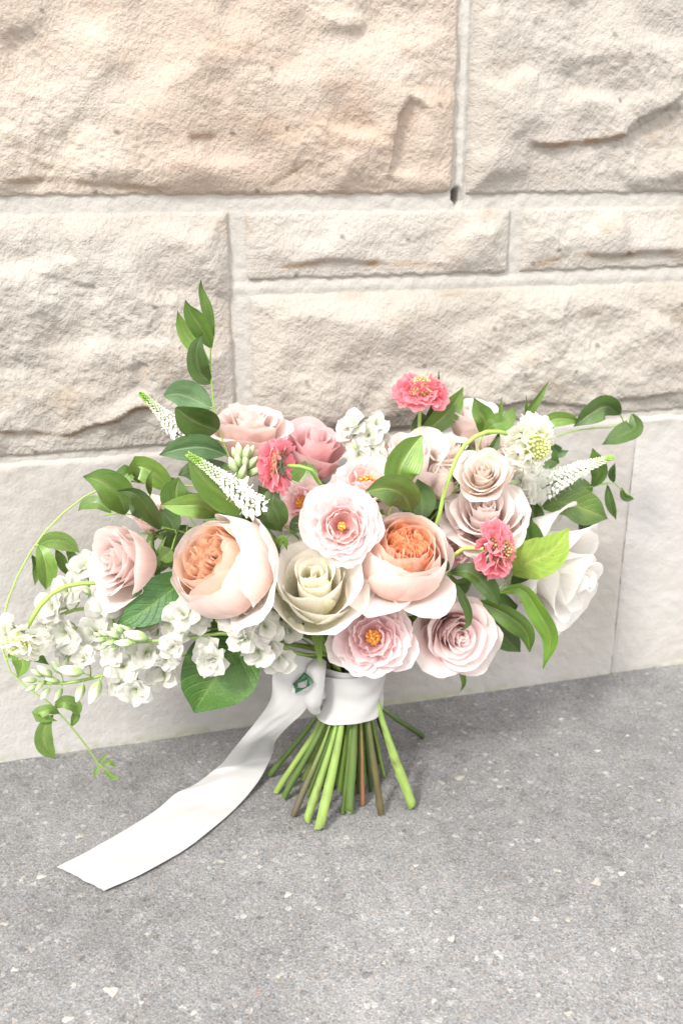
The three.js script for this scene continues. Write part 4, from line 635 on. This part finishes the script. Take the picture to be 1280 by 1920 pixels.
sprig('leafy_sprig', 'olive leaf and twining leaflets reaching out over the base slab', 'greenery', [[760, 1110, .13], [900, 990, .125], [1000, 935, .12], [1060, 922, .115], [1112, 912, .11], [1150, 905, .108], [1172, 926, .108], [1186, 932, .108]], [
  [[[1015, 952, .125], [1060, 942, .135], [1100, 955, .135], [1138, 972, .13]], 66, OL, { roll: -.2, fold: .2, vein: 'net' }],
  [[[1085, 968, .12], [1098, 990, .12], [1097, 1022, .12]], 30, DK, {}],
  [[[1108, 914, .11], [1122, 890, .115], [1115, 860, .117], [1110, 840, .117]], 32, MID, { roll: .2 }],
  [[[1110, 914, .11], [1085, 918, .118], [1062, 935, .12]], 40, MID, { roll: .3 }],
  [[[1150, 905, .108], [1146, 888, .112], [1152, 868, .112]], 14, DK, {}],
  [[[1164, 914, .108], [1170, 932, .11], [1188, 936, .11]], 13, DK, { roll: .3 }],
  [[[1138, 908, .109], [1142, 940, .112], [1154, 974, .112]], 18, DK, {}],
  [[[1030, 930, .118], [1050, 905, .11], [1060, 870, .105]], 28, DK, {}], [[[1000, 940, .12], [1000, 970, .13], [1010, 990, .13]], 40, DK, {}], [[[970, 955, .12], [985, 985, .14], [990, 1010, .14]], 30, DK, {}], [[[1085, 918, .112], [1100, 935, .10], [1105, 960, .10]], 24, DK, {}]], { group: LG });
sprig('leafy_sprig', 'leafy sprig curling its shiny tip leaves above the base slab', 'greenery', [[740, 1080, .12], [880, 930, .11], [990, 845, .10], [1060, 812, .095], [1110, 803, .09], [1160, 798, .088], [1186, 778, .088]], [
  [[[1162, 778, .09], [1135, 762, .10], [1108, 775, .105], [1074, 800, .10]], 44, DK, { roll: -.3, fold: .35 }],
  [[[1184, 775, .088], [1190, 800, .10], [1165, 815, .105], [1128, 834, .10]], 38, DK, { roll: .3, fold: .4 }],
  [[[1020, 830, .098], [1030, 790, .10], [1060, 785, .10], [1088, 792, .098]], 28, LT, { roll: .3 }],
  [[[992, 842, .10], [990, 780, .11], [1012, 742, .115], [1028, 714, .115]], 17, MID, { roll: .3 }],
  [[[985, 845, .10], [986, 770, .105], [986, 738, .105]], 8, MID, {}],
  [[[1000, 850, .10], [1030, 862, .11], [1048, 868, .11]], 36, DK, {}],
  [[[940, 880, .105], [935, 800, .085], [940, 745, .08]], 18, MID, { roll: .3 }],
  [[[1030, 830, .097], [1050, 850, .09], [1065, 845, .09]], 22, BL, {}]], { group: LG });
sprig('leafy_sprig', 'pointed green leaves crossing in front of the highest cream spray rose', 'greenery', [[740, 1060, .14], [850, 920, .145], [890, 850, .145], [903, 818, .14]], [
  [[[903, 818, .14], [908, 790, .145], [896, 768, .146], [888, 746, .145]], 38, MID, { roll: .3, fold: .4 }],
  [[[905, 816, .14], [925, 795, .15], [948, 790, .15], [965, 762, .148]], 36, MID, { roll: -.3, fold: .4 }],
  [[[880, 862, .145], [908, 852, .155], [925, 838, .155], [936, 808, .15]], 18, DK, { roll: .3 }],
  [[[868, 900, .145], [855, 930, .14], [825, 950, .14]], 40, DK, {}],
  [[[880, 880, .145], [870, 850, .135], [855, 830, .13]], 40, DK, {}],
  [[[850, 925, .145], [880, 935, .14], [905, 930, .135]], 36, DK, {}]], { group: LG });
sprig('leafy_sprig', 'dark leaf wrapped close behind the upright coral scabious stem', 'greenery', [[720, 1050, .115], [765, 900, .09], [780, 825, .085]], [
  [[[782, 822, .085], [820, 790, .085], [845, 765, .085], [868, 726, .085]], 42, MID, { roll: .3, fold: .4 }],
  [[[778, 835, .085], [790, 800, .078], [785, 770, .075]], 42, DK, {}],
  [[[783, 815, .085], [820, 740, .07], [822, 692, .068]], 10, DK, {}],
  [[[775, 840, .085], [740, 860, .09], [715, 870, .09]], 40, DK, {}], [[[772, 870, .088], [800, 840, .08], [830, 830, .075]], 40, DK, {}]], { group: LG });
sprig('leafy_sprig', 'inner leaves filling the gaps behind the cream rose', 'greenery', [[640, 1180, .17], [620, 1080, .15], [560, 980, .13], [520, 900, .11]], [
  [[[625, 1090, .15], [680, 1110, .15], [690, 1150, .15]], 60, MID, {}], [[[600, 1045, .145], [540, 1060, .15], [500, 1040, .15]], 64, MID, {}], [[[590, 1020, .14], [640, 960, .14], [680, 920, .135]], 70, MID, {}], [[[560, 985, .13], [510, 960, .13], [470, 920, .125]], 60, MID, {}], [[[535, 930, .115], [570, 890, .11], [580, 860, .105]], 60, MID, {}], [[[522, 905, .11], [490, 860, .105], [470, 830, .10]], 50, MID, {}], [[[640, 1150, .17], [580, 1170, .17], [540, 1150, .165]], 56, MID, {}], [[[650, 1140, .17], [720, 1130, .16], [770, 1150, .155]], 60, MID, {}]], { group: LG });
sprig('leafy_sprig', 'inner leaves filling the gaps behind the orange hearted garden rose', 'greenery', [[690, 1180, .16], [770, 1090, .14], [840, 990, .12], [900, 920, .105]], [
  [[[770, 1090, .14], [840, 1100, .145], [890, 1080, .14]], 60, MID, {}], [[[790, 1060, .135], [850, 1060, .14], [900, 1090, .14]], 60, MID, {}], [[[830, 1000, .12], [800, 950, .125], [770, 900, .12]], 60, MID, {}], [[[840, 990, .12], [930, 1000, .12], [980, 1050, .125]], 70, MID, {}], [[[880, 940, .11], [940, 930, .11], [980, 960, .11]], 60, MID, {}], [[[700, 1170, .16], [780, 1180, .165], [830, 1130, .165]], 56, MID, {}], [[[890, 930, .107], [940, 880, .10], [960, 850, .10]], 50, MID, {}], [[[860, 960, .115], [840, 900, .105], [820, 850, .10]], 56, MID, {}]], { group: LG });
sprig('leafy_sprig', 'inner leaves filling the gaps behind the pale peach garden rose', 'greenery', [[560, 1170, .16], [470, 1100, .14], [390, 1020, .125], [350, 960, .115]], [
  [[[470, 1100, .14], [400, 1150, .15], [350, 1140, .15]], 60, MID, {}], [[[440, 1070, .135], [360, 1090, .14], [310, 1090, .14]], 70, MID, {}], [[[400, 1030, .13], [340, 1020, .13], [300, 1000, .125]], 70, MID, {}], [[[385, 1015, .125], [420, 960, .12], [440, 910, .115]], 60, MID, {}], [[[355, 965, .115], [330, 930, .11], [335, 895, .105]], 60, MID, {}], [[[520, 1140, .15], [500, 1090, .155], [510, 1040, .155]], 56, MID, {}], [[[540, 1160, .155], [470, 1170, .16], [420, 1190, .16]], 60, MID, {}]], { group: LG });

// ------------------------------------------------------------------ the satin ribbon: band, knot and long tail
const weave = dataTex(128, (u, v, i, j) => { const h = 128 + 50 * Math.sin(u * 128 * Math.PI * 0.5) * 0.5 + 30 * (hash3(i, j >> 3, 4) - 0.5); return [h, h, h]; });
const satin = new THREE.MeshPhysicalMaterial({ color: col('#b4b3b2'), roughness: 0.36, side: THREE.DoubleSide, sheen: 0.3, sheenRoughness: 0.5, bumpMap: weave, bumpScale: 0.00012, transmission: 0 });
const ribBase = G(300, 1560, 0.0);
const ribbon = thing('satin_ribbon', 'white satin ribbon bound round the stems with its tail laid on the pavement', 'ribbon', ribBase);
const rel = (p) => p.clone().sub(ribBase);
{
  const axis = V3(0.05, 1, -0.12).normalize(), q = quatY(axis);
  const band = (r0, a0, a1, lo, hi, seed, slope) => gridGeo(110, 22, (i, j) => {
    const t = i / 110, a = lerp(a0, a1, t), v = j / 22, y = lerp(lo, hi, v) + slope * (t - 0.5) + 0.0016 * noise(a * 2, v * 2, seed);
    let r = r0 + 0.0042 * smooth(0.5, 1, v) + 0.0007 * noise(a * 1.3 + y * 30, y * 50, seed) + 0.0005 * Math.sin(y * 260 + Math.sin(a * 2 + seed) * 3 + a * 2.3) * smooth(0.3, 0.9, Math.abs(Math.sin(a + seed * 0.7))) + 0.0012 * t;
    r *= 1 + 0.05 * Math.cos(a * 2 + 1);
    return { p: V3(Math.cos(a) * r, y, Math.sin(a) * r).applyQuaternion(q).add(BIND).sub(ribBase), uv: [a * r / 0.01, y / 0.01] };
  });
  part(ribbon, 'band', band(BR - 0.001, 0, 6.283, -0.026, 0.030, 2, 0), satin);
  part(ribbon, 'band', band(BR + 0.001, -0.5, 3.5, -0.030, 0.024, 5, -0.008), satin);
  // knot: soft folds pulled to the left of the band
  const fold = (c, rx, ry, rz, seed, turn) => { const g = new THREE.SphereGeometry(1, 40, 28), p = g.attributes.position; for (let i = 0; i < p.count; i++) { const x = p.getX(i), y = p.getY(i), z = p.getZ(i), k = 1 + 0.10 * Math.sin(x * 5 + y * 9 + seed) + 0.10 * noise(x * 2 + seed, y * 3, z * 2); p.setXYZ(i, x * rx * k, y * ry * k, z * rz * k); } g.rotateZ(turn); g.rotateY(-YAW); g.translate(...rel(c).toArray()); g.computeVertexNormals(); return g; };
  part(ribbon, 'knot', fold(P(592, 1288, 0.176), 0.010, 0.022, 0.011, 2, 0.10), satin);
  // loop at the knot: a flat turned-over band standing open to the front
  const strip = (pairs, n, m, bulge, seed, extra = 0) => {
    const A = new THREE.CatmullRomCurve3(pairs.map((k) => k[0]), false, 'centripetal'), B = new THREE.CatmullRomCurve3(pairs.map((k) => k[1]), false, 'centripetal');
    return gridGeo(m, n, (i, j) => {
      const t = j / n, u = i / m, a = A.getPoint(t), b = B.getPoint(t), p = a.clone().lerp(b, u), d = b.clone().sub(a), tt = A.getTangent(t).add(B.getTangent(t)).normalize(), nn = new THREE.Vector3().crossVectors(tt, d).normalize();
      p.addScaledVector(nn, bulge(t, u) + 0.0006 * noise(t * 9, u * 2, seed));
      if (extra && j === n) p.addScaledVector(tt, 0.0006 * noise(u * 14, 1, 3));
      return { p: rel(p), uv: [u * 5, t * 40] };
    });
  };
  const L = (x, y, w) => P(x, y, w), H = (x, y, h) => G(x, y, h);
  part(ribbon, 'loop', strip([[L(586, 1236, .184), L(612, 1240, .186)], [L(576, 1252, .194), L(610, 1262, .197)], [L(572, 1288, .197), L(606, 1296, .200)], [L(570, 1318, .193), L(600, 1326, .197)], [L(584, 1336, .186), L(602, 1332, .189)], [L(598, 1320, .180), L(608, 1318, .183)]], 50, 10, (t, u) => 0.004 * Math.sin(Math.PI * u), 3), satin);
  // tail
  part(ribbon, 'tail', strip([
    [L(530, 1222, .180), L(602, 1238, .184)], [L(512, 1262, .188), L(598, 1276, .194)], [L(508, 1308, .186), L(573, 1330, .193)], [L(482, 1350, .180), L(545, 1358, .186)], [L(444, 1398, .166), L(520, 1386, .170)],
    [H(404, 1442, .020), H(508, 1420, .024)], [H(366, 1470, .014), H(486, 1462, .010)], [H(330, 1488, .012), H(448, 1508, .003)], [H(294, 1518, .006), H(405, 1548, .0028)], [H(240, 1553, .0032), H(345, 1594, .0028)], [H(175, 1590, .003), H(272, 1636, .0028)], [H(107, 1624, .0032), H(196, 1671, .0034)]], 150, 14,
  (t, u) => 0.0045 * Math.sin(Math.PI * u) * Math.exp(-Math.pow((t - 0.56) / 0.10, 2)) - 0.006 * Math.exp(-Math.pow((u - 0.68) / 0.22, 2)) * Math.exp(-Math.pow((t - 0.42) / 0.07, 2)) + 0.003 * Math.sin(Math.PI * u) * Math.exp(-Math.pow((t - 0.12) / 0.12, 2)) + 0.0016 * Math.sin(Math.PI * u) * (0.6 + Math.sin(t * 26 + u * 2.5)) * smooth(0.5, 0.62, t) * smooth(1, 0.9, t) + 0.0007 * noise(t * 16 + u * 3, u * 4, 5) * smooth(0.02, 0.2, t), 7, 1), satin);
}
// a strip of dark green leaf folded into a small open lozenge and pinned at the knot
{
  const c0 = P(568, 1281, 0.2015), k = mm(c0), fx = facing(1, 0, 0.15), fy = facing(0, 1, 0.3), fz = new THREE.Vector3().crossVectors(fx, fy), o = thing('folded_leaf_loop', 'dark green leaf strip folded into a small lozenge on the ribbon knot', 'leaf loop', c0);
  const R = [[-20, -2], [2, 23], [21, 3], [-15, -22]], inn = [[-11, 0], [9, 9], [6, -7], [-11, -9]];
  const pt = (a, z) => V3(0, 0, 0).addScaledVector(fx, a[0] * k).addScaledVector(fy, a[1] * k).addScaledVector(fz, z);
  const g = gridGeo(40, 8, (i, j) => {
    const s = (i % 40) / 40 * 4, n = Math.floor(s), f = s - n, e = (A) => [lerp(A[n][0], A[(n + 1) % 4][0], f), lerp(A[n][1], A[(n + 1) % 4][1], f)], a = e(R), b = e(inn), v = j / 8;
    return { p: pt([lerp(a[0], b[0], v), lerp(a[1], b[1], v)], 0.0025 * Math.sin(Math.PI * v) + 0.002 * Math.sin(i / 40 * 12.57)), c: col('#1f5a3a').multiplyScalar(0.9 + 0.3 * hash3(i, j, 2)) };
  });
  part(o, 'folded_strip', g, leafMat);
  const tipG = gridGeo(6, 6, (i, j) => ({ p: pt([-21 + 6 * i / 6, -21 + 14 * (j / 6) * (1 - 0.3 * i / 6)], 0.001 + 0.0008 * Math.sin(j)), c: col('#dfe6e0') })); part(o, 'pale_tip', tipG, petalMat);
}
renderer.render(scene, camera);
